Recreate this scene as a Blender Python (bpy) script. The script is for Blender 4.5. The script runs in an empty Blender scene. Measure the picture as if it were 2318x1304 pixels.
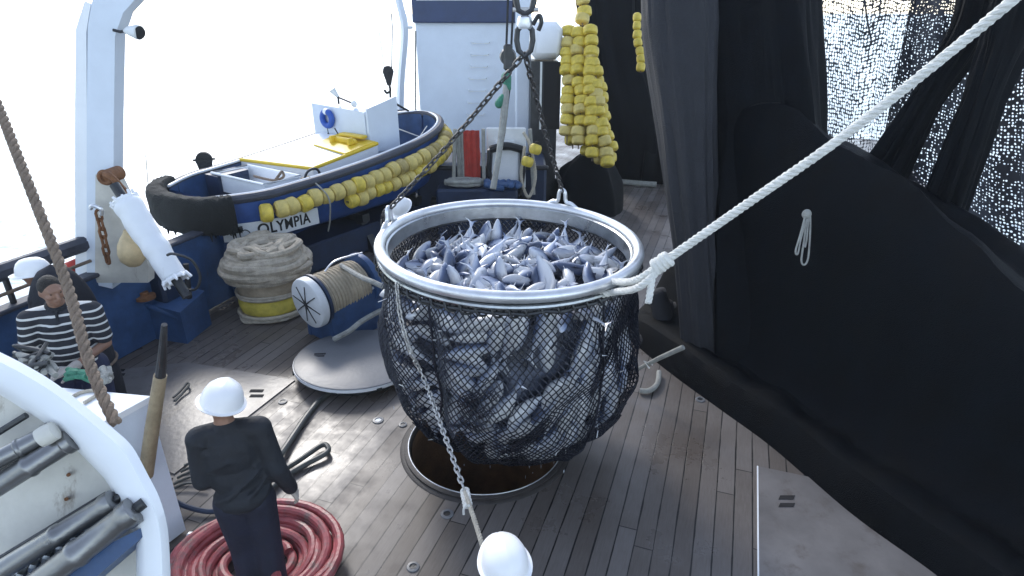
import bpy, math, random
from mathutils import Vector, Matrix, Euler, noise
R = math.radians
V = Vector
random.seed(7)
sc = bpy.context.scene
COL = sc.collection

# ---------------------------------------------------------------- camera
CAM_Z, PITCH, FPX, CX, CY = 3.9, R(24), 1400.0, 1159.0, 652.0
cam_d = bpy.data.cameras.new('camera'); cam = bpy.data.objects.new('camera', cam_d); COL.objects.link(cam)
cam.location = (0, 0, CAM_Z); cam.rotation_euler = (R(90) - PITCH, 0, 0)
cam_d.sensor_width = 36; cam_d.lens = FPX / 2318 * 36
cam_d.clip_start = 0.05; cam_d.clip_end = 6000
sc.camera = cam
FW = V((0, math.cos(PITCH), -math.sin(PITCH))); UP = V((0, math.sin(PITCH), math.cos(PITCH))); RT = V((1, 0, 0))
def at(px, py, d):
    """point seen at photograph pixel px,py at depth d metres"""
    return V((0, 0, CAM_Z)) + d * (FW + RT * ((px - CX) / FPX) + UP * ((CY - py) / FPX))
def gr(px, py, z=0.0):
    r = FW + RT * ((px - CX) / FPX) + UP * ((CY - py) / FPX)
    return V((0, 0, CAM_Z)) + r * ((z - CAM_Z) / r.z)
def atY(px, py, Y):
    r = FW + RT * ((px - CX) / FPX) + UP * ((CY - py) / FPX)
    return V((0, 0, CAM_Z)) + r * (Y / r.y)

# ---------------------------------------------------------------- world, sun, exposure
SUN_EL, SUN_AZ = R(33), R(-25)           # azimuth measured from +Y, negative = left
w = bpy.data.worlds.new('World'); sc.world = w; w.use_nodes = True
nt = w.node_tree; bg = nt.nodes['Background']
sky = nt.nodes.new('ShaderNodeTexSky'); sky.sky_type = 'NISHITA'; sky.sun_disc = False
sky.sun_elevation = SUN_EL; sky.sun_rotation = SUN_AZ
sky.air_density = 0.9; sky.dust_density = 0.6; sky.ozone_density = 1.5
hs = nt.nodes.new('ShaderNodeHueSaturation'); hs.inputs['Saturation'].default_value = .68
nt.links.new(sky.outputs[0], hs.inputs['Color']); nt.links.new(hs.outputs[0], bg.inputs[0]); bg.inputs[1].default_value = 0.15
sl = bpy.data.lights.new('sun', 'SUN'); so = bpy.data.objects.new('sun', sl); COL.objects.link(so)
sl.energy = 0.8; sl.angle = R(14.0); sl.color = (1, 0.96, 0.9)
sdir = V((math.sin(SUN_AZ) * math.cos(SUN_EL), math.cos(SUN_AZ) * math.cos(SUN_EL), math.sin(SUN_EL)))
so.rotation_euler = sdir.to_track_quat('Z', 'Y').to_euler(); so.location = sdir * 30
sc.view_settings.view_transform = 'Standard'; sc.view_settings.look = 'None'
sc.view_settings.gamma = 1; sc.view_settings.exposure = 1.42

# ---------------------------------------------------------------- materials
def mat(name, col, rough=0.5, metal=0.0, var=0.25, scale=6.0, bump=0.15, bscale=40.0, col2=None, mixs=None, spec=0.5, dirt=None, dirt_amt=0.5):
    m = bpy.data.materials.new(name); m.use_nodes = True
    n = m.node_tree; b = n.nodes['Principled BSDF']
    tc = n.nodes.new('ShaderNodeTexCoord')
    nz = n.nodes.new('ShaderNodeTexNoise'); nz.inputs['Scale'].default_value = scale; nz.inputs['Detail'].default_value = 6; nz.inputs['Roughness'].default_value = .65
    n.links.new(tc.outputs['Object'], nz.inputs['Vector'])
    rp = n.nodes.new('ShaderNodeValToRGB'); n.links.new(nz.outputs['Fac'], rp.inputs[0])
    lo = [c * (1 - var) for c in col]; hi = [min(1, c * (1 + var * .6)) for c in (col2 or col)]
    rp.color_ramp.elements[0].position = .32; rp.color_ramp.elements[1].position = .68
    rp.color_ramp.elements[0].color = (*lo, 1); rp.color_ramp.elements[1].color = (*hi, 1)
    out = rp.outputs[0]
    if dirt:
        n2 = n.nodes.new('ShaderNodeTexNoise'); n2.inputs['Scale'].default_value = scale * .6; n2.inputs['Detail'].default_value = 9; n2.inputs['Roughness'].default_value = .75
        mp = n.nodes.new('ShaderNodeMapping'); mp.inputs['Location'].default_value = (3.7, 1.2, 9.1); mp.inputs['Scale'].default_value = (2.4, 2.4, .4)
        n.links.new(tc.outputs['Object'], mp.inputs[0]); n.links.new(mp.outputs[0], n2.inputs['Vector'])
        r2 = n.nodes.new('ShaderNodeValToRGB'); n.links.new(n2.outputs['Fac'], r2.inputs[0])
        r2.color_ramp.elements[0].position = 1 - dirt_amt * .9; r2.color_ramp.elements[1].position = min(1, 1.12 - dirt_amt * .9)
        mx = n.nodes.new('ShaderNodeMixRGB'); n.links.new(r2.outputs[0], mx.inputs[0]); n.links.new(out, mx.inputs[1]); mx.inputs[2].default_value = (*dirt, 1)
        out = mx.outputs[0]
    n.links.new(out, b.inputs['Base Color'])
    b.inputs['Metallic'].default_value = metal
    b.inputs['Specular IOR Level'].default_value = spec
    mr = n.nodes.new('ShaderNodeMapRange'); n.links.new(nz.outputs['Fac'], mr.inputs[0])
    mr.inputs[3].default_value = max(.03, rough - .12); mr.inputs[4].default_value = min(1, rough + .12)
    n.links.new(mr.outputs[0], b.inputs['Roughness'])
    if bump:
        nb = n.nodes.new('ShaderNodeTexNoise'); nb.inputs['Scale'].default_value = bscale; nb.inputs['Detail'].default_value = 4
        n.links.new(tc.outputs['Object'], nb.inputs['Vector'])
        bp = n.nodes.new('ShaderNodeBump'); bp.inputs['Strength'].default_value = bump; bp.inputs['Distance'].default_value = .02
        n.links.new(nb.outputs['Fac'], bp.inputs['Height']); n.links.new(bp.outputs[0], b.inputs['Normal'])
    return m

RUST = (.16, .07, .03)
M = {}
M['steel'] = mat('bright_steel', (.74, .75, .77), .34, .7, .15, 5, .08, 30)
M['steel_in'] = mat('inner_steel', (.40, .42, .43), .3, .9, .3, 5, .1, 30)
M['chain'] = mat('chain_steel', (.10, .095, .09), .42, .7, .4, 20, .1, 60, dirt=RUST, dirt_amt=.45)
M['chain_pale'] = mat('galvanised_chain', (.55, .54, .52), .4, .6, .25, 20, .1)
M['net'] = mat('wet_netting', (.012, .014, .024), .42, 0, .4, 5, .2)
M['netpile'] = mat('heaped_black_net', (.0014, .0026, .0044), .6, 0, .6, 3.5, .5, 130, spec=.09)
M['netgrey'] = mat('lit_black_net', (.015, .016, .021), .7, 0, .35, 4, .8, 80)  # lighter copy of the black net, lit grey of its folds put into the colour
M['white'] = mat('white_paint', (.80, .82, .84), .4, 0, .06, 3, .05, dirt=(.42, .33, .22), dirt_amt=.36)
M['white_clean'] = mat('white_gloss', (.84, .86, .88), .35, 0, .04, 3, .03)
M['whiteblue'] = mat('shade_blue_white', (.68, .74, .82), .45, 0, .06, 2, .05, dirt=(.42, .33, .24), dirt_amt=.34)  # white paint with the blue of shaded faces mixed into its colour
M['cream'] = mat('cream_paint', (.58, .56, .50), .5, 0, .15, 4, .15, dirt=(.20, .15, .10), dirt_amt=.45)
M['helmet'] = mat('helmet_shell', (.88, .88, .88), .35, 0, .03, 3, .0)
M['blue'] = mat('blue_hull_paint', (.028, .088, .30), .42, 0, .35, 2.5, .1, dirt=(.05, .05, .06), dirt_amt=.42)
M['bluemid'] = mat('blue_machine_paint', (.035, .085, .20), .45, 0, .3, 4, .1, dirt=(.07, .06, .05), dirt_amt=.42)
M['bluedark'] = mat('dark_blue_paint', (.015, .03, .07), .5, 0, .4, 3, .15)
M['navyband'] = mat('navy_paint', (.03, .05, .12), .5, 0, .2, 3, .1)
M['yellow'] = mat('yellow_paint', (.72, .50, .03), .45, 0, .12, 4, .05)
M['float'] = mat('yellow_float', (.68, .52, .07), .5, 0, .35, 7, .25, 30, dirt=(.28, .22, .09), dirt_amt=.42)
M['floatold'] = mat('faded_float', (.62, .49, .15), .55, 0, .28, 7, .25, 30, dirt=(.25, .20, .12), dirt_amt=.45)
M['black'] = mat('black_rubber', (.012, .013, .014), .65, 0, .3, 6, .5, 50)
M['fender'] = mat('ragged_rubber', (.008, .010, .009), .85, 0, .4, 9, 1.0, 60)
M['railgrey'] = mat('rail_rubber', (.05, .055, .075), .6, 0, .3, 6, .2)
M['rope'] = mat('pale_rope', (.52, .47, .38), .8, 0, .25, 12, .6, 90)
M['ropewhite'] = mat('white_rope', (.72, .71, .66), .8, 0, .15, 14, .5, 120)
M['ropebrown'] = mat('brown_rope', (.20, .15, .11), .8, 0, .3, 14, .6, 90)
M['ropegrey'] = mat('grey_rope', (.34, .34, .31), .85, 0, .3, 10, .6, 70)
M['ropebeige'] = mat('beige_rope', (.42, .37, .29), .85, 0, .3, 10, .6, 70)
M['canvas'] = mat('tan_canvas', (.42, .35, .25), .85, 0, .25, 6, .4, 25)
M['canvasy'] = mat('yellow_canvas', (.58, .48, .08), .8, 0, .3, 5, .4, 20)
M['buoy'] = mat('dirty_cream_buoy', (.62, .48, .27), .5, 0, .25, 6, .2)
M['red'] = mat('red_cloth', (.42, .045, .03), .7, 0, .3, 5, .3)
M['hosered'] = mat('red_hose', (.36, .080, .085), .42, 0, .35, 6, .15, dirt=(.17, .10, .09), dirt_amt=.55)
M['hosegrey'] = mat('grey_hose', (.07, .075, .07), .45, 0, .3, 6, .15)
M['skin'] = mat('brown_skin', (.27, .15, .10), .5, 0, .12, 10, .15, 80)
M['glove'] = mat('cotton_glove', (.50, .45, .40), .85, 0, .15, 14, .4, 90)
M['hair'] = mat('dark_hair', (.018, .015, .012), .7, 0, .4, 40, .8, 150)
M['jacket'] = mat('black_overall', (.013, .016, .022), .75, 0, .5, 5, .6, 14)
M['trouser'] = mat('navy_trousers', (.018, .024, .06), .75, 0, .4, 5, .6, 14)
M['darkcloth'] = mat('dark_cloth', (.012, .013, .02), .8, 0, .4, 5, .5, 14)
M['eye'] = mat('eye', (.02, .015, .01), .2, 0, 0, 3, 0)
M['rust'] = mat('rusty_iron', (.22, .10, .045), .8, .1, .45, 12, .5, 50)
M['dark'] = mat('dark_void', (.01, .01, .012), .8, 0, .2, 5, .1)
M['darkmetal'] = mat('dark_metal', (.05, .052, .055), .4, .5, .35, 8, .15, dirt=RUST, dirt_amt=.42)
M['roller'] = mat('roller_steel', (.24, .24, .24), .30, .8, .2, 5, .08, dirt=(.08, .065, .05), dirt_amt=.33)
M['wood'] = mat('weathered_pole', (.34, .27, .17), .65, 0, .3, 8, .3)
M['green'] = mat('green_net', (.05, .22, .14), .75, 0, .4, 12, .6, 60)
M['pvc'] = mat('dusty_white_panel', (.74, .76, .76), .45, 0, .08, 5, .1, dirt=(.35, .34, .32), dirt_amt=.4)
M['well'] = mat('rusty_well', (.16, .09, .04), .55, 0, .5, 2.5, .3)
M['plate'] = mat('deck_plate_paint', (.165, .155, .15), .36, 0, .25, 1.8, .12, 18, dirt=(.11, .095, .085), dirt_amt=.5)
M['lid'] = mat('hatch_lid_paint', (.15, .155, .165), .42, 0, .12, 2, .1, 25, dirt=(.16, .15, .14), dirt_amt=.42)

def stripes_mat():
    m = mat('striped_jersey', (.02, .022, .03), .8, 0, .3, 8, .4, 30)
    n = m.node_tree; b = n.nodes['Principled BSDF']
    src = b.inputs['Base Color'].links[0].from_socket
    tc = n.nodes.new('ShaderNodeTexCoord'); sx = n.nodes.new('ShaderNodeSeparateXYZ'); n.links.new(tc.outputs['Object'], sx.inputs[0])
    def mth(op, a, bv):
        k = n.nodes.new('ShaderNodeMath'); k.operation = op
        if isinstance(a, (int, float)): k.inputs[0].default_value = a
        else: n.links.new(a, k.inputs[0])
        if isinstance(bv, (int, float)): k.inputs[1].default_value = bv
        else: n.links.new(bv, k.inputs[1])
        return k.outputs[0]
    nz = n.nodes.new('ShaderNodeTexNoise'); nz.inputs['Scale'].default_value = 5; n.links.new(tc.outputs['Object'], nz.inputs['Vector'])
    z = mth('ADD', sx.outputs[2], mth('MULTIPLY', nz.outputs['Fac'], .03))
    f = mth('FRACT', mth('DIVIDE', z, .062), 0)
    g = mth('LESS_THAN', f, .26)
    mx = n.nodes.new('ShaderNodeMixRGB'); n.links.new(g, mx.inputs[0]); n.links.new(src, mx.inputs[1]); mx.inputs[2].default_value = (.62, .62, .60, 1)
    n.links.new(mx.outputs[0], b.inputs['Base Color'])
    return m
M['stripes'] = stripes_mat()

def fish_mat(lo=.30):
    m = bpy.data.materials.new('tuna_skin'); m.use_nodes = True
    n = m.node_tree; b = n.nodes['Principled BSDF']
    tc = n.nodes.new('ShaderNodeTexCoord'); sx = n.nodes.new('ShaderNodeSeparateXYZ'); n.links.new(tc.outputs['Object'], sx.inputs[0])
    nz = n.nodes.new('ShaderNodeTexNoise'); nz.inputs['Scale'].default_value = 14; nz.inputs['Detail'].default_value = 4; n.links.new(tc.outputs['Object'], nz.inputs['Vector'])
    a = n.nodes.new('ShaderNodeMath'); a.operation = 'MULTIPLY_ADD'; n.links.new(nz.outputs['Fac'], a.inputs[0]); a.inputs[1].default_value = .035; n.links.new(sx.outputs[2], a.inputs[2])
    mr = n.nodes.new('ShaderNodeMapRange'); n.links.new(a.outputs[0], mr.inputs[0]); mr.inputs[1].default_value = -.05; mr.inputs[2].default_value = .085
    rp = n.nodes.new('ShaderNodeValToRGB'); n.links.new(mr.outputs[0], rp.inputs[0])
    e = rp.color_ramp.elements; e[0].color = (.80, .80, .80, 1); e[0].position = .15
    e[1].color = (.035, .045, .08, 1); e[1].position = .95
    k = e.new(.52); k.color = (.52, .56, .66, 1); k = e.new(.72); k.color = (.13, .17, .28, 1)
    oi = n.nodes.new('ShaderNodeObjectInfo'); mx = n.nodes.new('ShaderNodeMixRGB'); mx.blend_type = 'MULTIPLY'; mx.inputs[0].default_value = .5
    n.links.new(rp.outputs[0], mx.inputs[1])
    g = n.nodes.new('ShaderNodeMapRange'); n.links.new(oi.outputs['Random'], g.inputs[0]); g.inputs[3].default_value = lo; g.inputs[4].default_value = 1.1
    cb = n.nodes.new('ShaderNodeCombineColor'); [n.links.new(g.outputs[0], cb.inputs[i]) for i in range(3)]
    n.links.new(cb.outputs[0], mx.inputs[2]); n.links.new(mx.outputs[0], b.inputs['Base Color'])
    b.inputs['Roughness'].default_value = .3; b.inputs['Metallic'].default_value = .12
    bp = n.nodes.new('ShaderNodeBump'); bp.inputs['Strength'].default_value = .15; bp.inputs['Distance'].default_value = .01
    n.links.new(nz.outputs['Fac'], bp.inputs['Height']); n.links.new(bp.outputs[0], b.inputs['Normal'])
    return m
M['fish'] = fish_mat(); M['fishside'] = fish_mat(.62)  # side fish get a lighter skin copy to offset the shade in the bag

AX = R(19.4)                                  # the ship's fore-and-aft line, clockwise from +Y
def deck_mat():
    m = bpy.data.materials.new('wet_deck_planks'); m.use_nodes = True
    n = m.node_tree; b = n.nodes['Principled BSDF']; L = n.links
    tc = n.nodes.new('ShaderNodeTexCoord'); mp = n.nodes.new('ShaderNodeMapping'); mp.inputs['Rotation'].default_value = (0, 0, AX)
    L.new(tc.outputs['Object'], mp.inputs[0]); sx = n.nodes.new('ShaderNodeSeparateXYZ'); L.new(mp.outputs[0], sx.inputs[0])
    def mth(op, a, bv=0.0, c=None):
        k = n.nodes.new('ShaderNodeMath'); k.operation = op
        for i, q in enumerate((a, bv) if c is None else (a, bv, c)):
            if isinstance(q, (int, float)): k.inputs[i].default_value = q
            else: L.new(q, k.inputs[i])
        return k.outputs[0]
    def nzt(sc_, det=5, vec=None, rough=.6, stretch=None):
        k = n.nodes.new('ShaderNodeTexNoise'); k.inputs['Scale'].default_value = sc_; k.inputs['Detail'].default_value = det; k.inputs['Roughness'].default_value = rough
        v = vec or mp.outputs[0]
        if stretch:
            q = n.nodes.new('ShaderNodeMapping'); q.inputs['Scale'].default_value = stretch; L.new(v, q.inputs[0]); v = q.outputs[0]
        L.new(v, k.inputs['Vector']); return k.outputs['Fac']
    x = sx.outputs[0]; y = sx.outputs[1]
    W = .15
    xs = mth('DIVIDE', mth('ADD', x, mth('MULTIPLY', nzt(1.5, 2), .012)), W)
    fx = mth('FRACT', xs); idx = mth('FLOOR', xs)
    d = mth('MINIMUM', fx, mth('SUBTRACT', 1.0, fx))
    seamw = mth('MULTIPLY_ADD', nzt(2.2, 3), .10, -.012)
    seam = mth('LESS_THAN', d, seamw)
    wn = n.nodes.new('ShaderNodeTexWhiteNoise'); wn.noise_dimensions = '1D'; L.new(idx, wn.inputs['W'])
    yo = mth('DIVIDE', mth('MULTIPLY_ADD', wn.outputs['Value'], 4.0, y), 4.1)
    fy = mth('FRACT', yo); butt = mth('LESS_THAN', fy, .0022)
    seam = mth('MAXIMUM', seam, butt)
    wn2 = n.nodes.new('ShaderNodeTexWhiteNoise'); wn2.noise_dimensions = '2D'
    cb = n.nodes.new('ShaderNodeCombineXYZ'); L.new(idx, cb.inputs[0]); L.new(mth('FLOOR', yo), cb.inputs[1]); L.new(cb.outputs[0], wn2.inputs['Vector'])
    grain = nzt(9, 7, None, .7, (9, .7, 1))
    big = nzt(.8, 5)
    rp = n.nodes.new('ShaderNodeValToRGB')
    f = mth('ADD', mth('MULTIPLY', grain, .35), mth('ADD', mth('MULTIPLY', wn2.outputs['Value'], .25), mth('MULTIPLY', big, .5)))
    L.new(f, rp.inputs[0]); e = rp.color_ramp.elements
    e[0].position = .28; e[0].color = (.072, .054, .042, 1); e[1].position = .82; e[1].color = (.200, .182, .170, 1)
    k = e.new(.52); k.color = (.122, .105, .093, 1)
    mx = n.nodes.new('ShaderNodeMixRGB'); L.new(seam, mx.inputs[0]); L.new(rp.outputs[0], mx.inputs[1]); mx.inputs[2].default_value = (.012, .011, .011, 1)
    L.new(mx.outputs[0], b.inputs['Base Color'])
    b.inputs['Specular IOR Level'].default_value = .4
    wet = nzt(1.1, 6, None, .68)
    mr = n.nodes.new('ShaderNodeMapRange'); L.new(wet, mr.inputs[0]); mr.inputs[1].default_value = .36; mr.inputs[2].default_value = .62
    mr.inputs[3].default_value = .20; mr.inputs[4].default_value = .58
    L.new(mr.outputs[0], b.inputs['Roughness'])
    hgt = mth('SUBTRACT', mth('MULTIPLY', grain, .35), mth('MULTIPLY', seam, 1.2))
    hgt = mth('ADD', hgt, mth('MULTIPLY', nzt(7, 3), .5))
    bp = n.nodes.new('ShaderNodeBump'); bp.inputs['Strength'].default_value = .35; bp.inputs['Distance'].default_value = .004
    L.new(hgt, bp.inputs['Height']); L.new(bp.outputs[0], b.inputs['Normal'])
    return m
M['deck'] = deck_mat()

def sea_mat():
    m = bpy.data.materials.new('bright_sea'); m.use_nodes = True
    n = m.node_tree; b = n.nodes['Principled BSDF']; L = n.links
    b.inputs['Base Color'].default_value = (.50, .58, .60, 1); b.inputs['Roughness'].default_value = .28
    b.inputs['IOR'].default_value = 1.33; b.inputs['Specular IOR Level'].default_value = 1
    tc = n.nodes.new('ShaderNodeTexCoord')
    a = n.nodes.new('ShaderNodeTexNoise'); a.inputs['Scale'].default_value = .55; a.inputs['Detail'].default_value = 8; L.new(tc.outputs['Object'], a.inputs['Vector'])
    bp = n.nodes.new('ShaderNodeBump'); bp.inputs['Strength'].default_value = .7; bp.inputs['Distance'].default_value = .5
    L.new(a.outputs['Fac'], bp.inputs['Height']); L.new(bp.outputs[0], b.inputs['Normal'])
    return m
M['sea'] = sea_mat()

def sheer_mat(name, cover, scale):
    m = bpy.data.materials.new(name); m.use_nodes = True
    n = m.node_tree; b = n.nodes['Principled BSDF']; L = n.links; out = n.nodes['Material Output']
    b.inputs['Base Color'].default_value = (.02, .022, .03, 1); b.inputs['Roughness'].default_value = .6
    uv = n.nodes.new('ShaderNodeUVMap')
    nz = n.nodes.new('ShaderNodeTexNoise'); nz.inputs['Scale'].default_value = 3; nz.inputs['Detail'].default_value = 3; L.new(uv.outputs[0], nz.inputs['Vector'])
    mx = n.nodes.new('ShaderNodeVectorMath'); mx.operation = 'MULTIPLY_ADD'; L.new(nz.outputs['Color'], mx.inputs[0]); mx.inputs[1].default_value = (.05, .05, 0); L.new(uv.outputs[0], mx.inputs[2])
    s = n.nodes.new('ShaderNodeVectorMath'); s.operation = 'SCALE'; L.new(mx.outputs[0], s.inputs[0]); s.inputs['Scale'].default_value = scale
    vo = n.nodes.new('ShaderNodeTexVoronoi'); vo.inputs['Randomness'].default_value = .4; vo.inputs['Scale'].default_value = 1; L.new(s.outputs[0], vo.inputs['Vector'])
    n2 = n.nodes.new('ShaderNodeTexNoise'); n2.inputs['Scale'].default_value = 1.6; n2.inputs['Detail'].default_value = 5; L.new(uv.outputs[0], n2.inputs['Vector'])
    ad = n.nodes.new('ShaderNodeMath'); ad.operation = 'MULTIPLY_ADD'; L.new(n2.outputs['Fac'], ad.inputs[0]); ad.inputs[1].default_value = .35; L.new(vo.outputs['Distance'], ad.inputs[2])
    g = n.nodes.new('ShaderNodeMath'); g.operation = 'GREATER_THAN'; L.new(ad.outputs[0], g.inputs[0]); g.inputs[1].default_value = cover
    tr = n.nodes.new('ShaderNodeBsdfTransparent'); ms = n.nodes.new('ShaderNodeMixShader')
    L.new(g.outputs[0], ms.inputs[0]); L.new(tr.outputs[0], ms.inputs[1]); L.new(b.outputs[0], ms.inputs[2]); L.new(ms.outputs[0], out.inputs[0])
    return m
M['sheer'] = sheer_mat('thin_netting', .66, 22)
M['sheer2'] = sheer_mat('doubled_netting', .48, 24)

# ---------------------------------------------------------------- mesh builder
def basis(d):
    d = d.normalized(); a = V((0, 0, 1)) if abs(d.z) < .9 else V((1, 0, 0))
    x = d.cross(a).normalized(); y = d.cross(x).normalized(); return x, y
class MB:
    def __init__(s): s.v = []; s.f = []; s.uv = {}
    def add(s, vs, fs):
        o = len(s.v); s.v += [V(p) for p in vs]; s.f += [tuple(i + o for i in f) for f in fs]; return s
    def box(s, c, size, rot=None, bev=0.0):
        hx, hy, hz = [q / 2 for q in size]
        if bev <= 0:
            vs = [V((x, y, z)) for x in (-hx, hx) for y in (-hy, hy) for z in (-hz, hz)]
            fs = [(0, 1, 3, 2), (4, 6, 7, 5), (0, 4, 5, 1), (2, 3, 7, 6), (0, 2, 6, 4), (1, 5, 7, 3)]
        else:
            b = min(bev, hx * .9, hy * .9, hz * .9)
            vs = []; fs = []
            idx = {}
            for sx in (-1, 1):
                for sy in (-1, 1):
                    for sz in (-1, 1):
                        for ax in range(3):
                            p = [sx * (hx - b), sy * (hy - b), sz * (hz - b)]
                            p[ax] = (sx * hx, sy * hy, sz * hz)[ax]
                            idx[(sx, sy, sz, ax)] = len(vs); vs.append(V(p))
                        fs.append(tuple(idx[(sx, sy, sz, a)] for a in range(3)))
            for sg in (-1, 1):
                fs.append(tuple(idx[(sg, a, c2, 0)] for a, c2 in ((-1, -1), (1, -1), (1, 1), (-1, 1))))
                fs.append(tuple(idx[(a, sg, c2, 1)] for a, c2 in ((-1, -1), (1, -1), (1, 1), (-1, 1))))
                fs.append(tuple(idx[(a, c2, sg, 2)] for a, c2 in ((-1, -1), (1, -1), (1, 1), (-1, 1))))
            for a in (-1, 1):
                for c2 in (-1, 1):
                    fs.append((idx[(-1, a, c2, 1)], idx[(1, a, c2, 1)], idx[(1, a, c2, 2)], idx[(-1, a, c2, 2)]))
                    fs.append((idx[(a, -1, c2, 0)], idx[(a, 1, c2, 0)], idx[(a, 1, c2, 2)], idx[(a, -1, c2, 2)]))
                    fs.append((idx[(a, c2, -1, 0)], idx[(a, c2, 1, 0)], idx[(a, c2, 1, 1)], idx[(a, c2, -1, 1)]))
        if rot is not None:
            r = rot if isinstance(rot, Matrix) else Euler(rot).to_matrix(); vs = [r @ p for p in vs]
        c = V(c); return s.add([p + c for p in vs], fs)
    def tube(s, pts, r, n=8, cap=True, closed=False, sq=1.0):
        pts = [V(p) for p in pts]; m = len(pts); rr = r if isinstance(r, (list, tuple)) else [r] * m
        o = []; x = None
        for i, p in enumerate(pts):
            if closed: t = pts[(i + 1) % m] - pts[i - 1]
            else: t = pts[min(i + 1, m - 1)] - pts[max(i - 1, 0)]
            if t.length < 1e-9: t = V((0, 0, 1))
            t.normalize()
            if x is None: x, y = basis(t)
            else:
                x = (x - t * x.dot(t))
                if x.length < 1e-6: x, y = basis(t)
                x.normalize(); y = t.cross(x).normalized()
            for k in range(n):
                a = 2 * math.pi * k / n
                o.append(p + (x * math.cos(a) + y * math.sin(a) * sq) * rr[i])
        fs = []
        for i in range(m if closed else m - 1):
            j = (i + 1) % m
            for k in range(n):
                l = (k + 1) % n; fs.append((i * n + k, i * n + l, j * n + l, j * n + k))
        if cap and not closed:
            fs.append(tuple(range(n))[::-1]); fs.append(tuple((m - 1) * n + k for k in range(n)))
        return s.add(o, fs)
    def cyl(s, a, b, r0, r1=None, n=20): return s.tube([a, b], [r0, r0 if r1 is None else r1], n)
    def lathe(s, prof, c=(0, 0, 0), axis=(0, 0, 1), n=48, closed=False):
        ax = V(axis).normalized(); x, y = basis(ax); c = V(c); vs = []; m = len(prof)
        for k in range(n):
            a = 2 * math.pi * k / n; d = x * math.cos(a) + y * math.sin(a)
            vs += [c + d * r + ax * h for r, h in prof]
        fs = []
        for k in range(n):
            l = (k + 1) % n
            for i in range(m if closed else m - 1):
                j = (i + 1) % m; fs.append((k * m + i, l * m + i, l * m + j, k * m + j))
        return s.add(vs, fs)
    def ell(s, c, r, rot=None, n=14, m=10):
        c = V(c); vs = []; q = rot if isinstance(rot, Matrix) else (Euler(rot).to_matrix() if rot else Matrix.Identity(3))
        if isinstance(r, (int, float)): r = (r, r, r)
        vs.append(c + q @ V((0, 0, r[2])))
        for i in range(1, m):
            ph = math.pi * i / m
            for k in range(n):
                th = 2 * math.pi * k / n
                vs.append(c + q @ V((r[0] * math.sin(ph) * math.cos(th), r[1] * math.sin(ph) * math.sin(th), r[2] * math.cos(ph))))
        vs.append(c + q @ V((0, 0, -r[2]))); e = len(vs) - 1; fs = []
        for k in range(n):
            l = (k + 1) % n; fs.append((0, 1 + k, 1 + l)); fs.append((e, e - n + l, e - n + k))
            for i in range(m - 2):
                a = 1 + i * n; fs.append((a + k, a + n + k, a + n + l, a + l))
        return s.add(vs, fs)
    def cap(s, a, b, r0, r1, n=12):
        a = V(a); b = V(b); d = (b - a)
        if d.length < 1e-5: d = V((0, 0, .001))
        u = d.normalized(); pts = []; rr = []
        for k in range(5): t = math.pi / 2 * (1 - k / 4); pts.append(a - u * r0 * math.sin(t)); rr.append(max(r0 * math.cos(t), .0004))
        for k in range(5): t = math.pi / 2 * k / 4; pts.append(b + u * r1 * math.sin(t)); rr.append(max(r1 * math.cos(t), .0004))
        return s.tube(pts, rr, n)
    def prism(s, poly, z0, z1, f=None):
        n = len(poly); f = f or (lambda x, y, z: V((x, y, z)))
        z1s = z1 if isinstance(z1, (list, tuple)) else [z1] * n; z0s = z0 if isinstance(z0, (list, tuple)) else [z0] * n
        vs = [f(p[0], p[1], z0s[i]) for i, p in enumerate(poly)] + [f(p[0], p[1], z1s[i]) for i, p in enumerate(poly)]
        fs = [tuple(range(n))[::-1], tuple(range(n, 2 * n))] + [(i, (i + 1) % n, n + (i + 1) % n, n + i) for i in range(n)]
        return s.add(vs, fs)
    def torus(s, c, R0, r, axis=(0, 0, 1), n=48, k=10):
        return s.lathe([(R0 + r * math.cos(2 * math.pi * i / k), r * math.sin(2 * math.pi * i / k)) for i in range(k)], c, axis, n, True)
    def grid(s, fn, nu, nv, uvs=(1, 1), closeu=False):
        o = len(s.v); W = nu if closeu else nu + 1
        for j in range(nv + 1):
            for i in range(W): s.v.append(V(fn(i / nu, j / nv)))
        for j in range(nv):
            for i in range(nu):
                i2 = (i + 1) % W if closeu else i + 1
                f = (o + j * W + i, o + j * W + i2, o + (j + 1) * W + i2, o + (j + 1) * W + i)
                s.uv[len(s.f)] = [(i / nu * uvs[0], j / nv * uvs[1]), ((i + 1) / nu * uvs[0], j / nv * uvs[1]), ((i + 1) / nu * uvs[0], (j + 1) / nv * uvs[1]), (i / nu * uvs[0], (j + 1) / nv * uvs[1])]
                s.f.append(f)
        return s
    def build(s, name, m, parent=None, smooth=35, loc=None, local=False):
        """world-space vertices unless local; a part shares its thing's origin"""
        me = bpy.data.meshes.new(name)
        if parent is not None: off = V((0, 0, 0)) if local else V(parent.get('_o', (0, 0, 0)))
        elif loc is not None: off = V(loc)
        else:
            n = len(s.v); off = V((sum(p.x for p in s.v) / n, sum(p.y for p in s.v) / n, min(p.z for p in s.v)))
        if local and parent is None: off = V((0, 0, 0))
        me.from_pydata([tuple(p - off) for p in s.v], [], s.f); 
        if s.uv:
            ul = me.uv_layers.new(name='UVMap')
            for pi, pl in enumerate(me.polygons):
                if pi in s.uv:
                    for q, li in enumerate(pl.loop_indices): ul.data[li].uv = s.uv[pi][q]
        me.materials.append(M[m] if isinstance(m, str) else m)
        if smooth:
            me.shade_smooth(); me.set_sharp_from_angle(angle=R(smooth))
        o = bpy.data.objects.new(name, me); COL.objects.link(o)
        if parent is not None: o.parent = parent; o['_o'] = tuple(V(parent.get('_o', (0, 0, 0))))
        else: o.location = off; o['_o'] = tuple(off)
        return o
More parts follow.
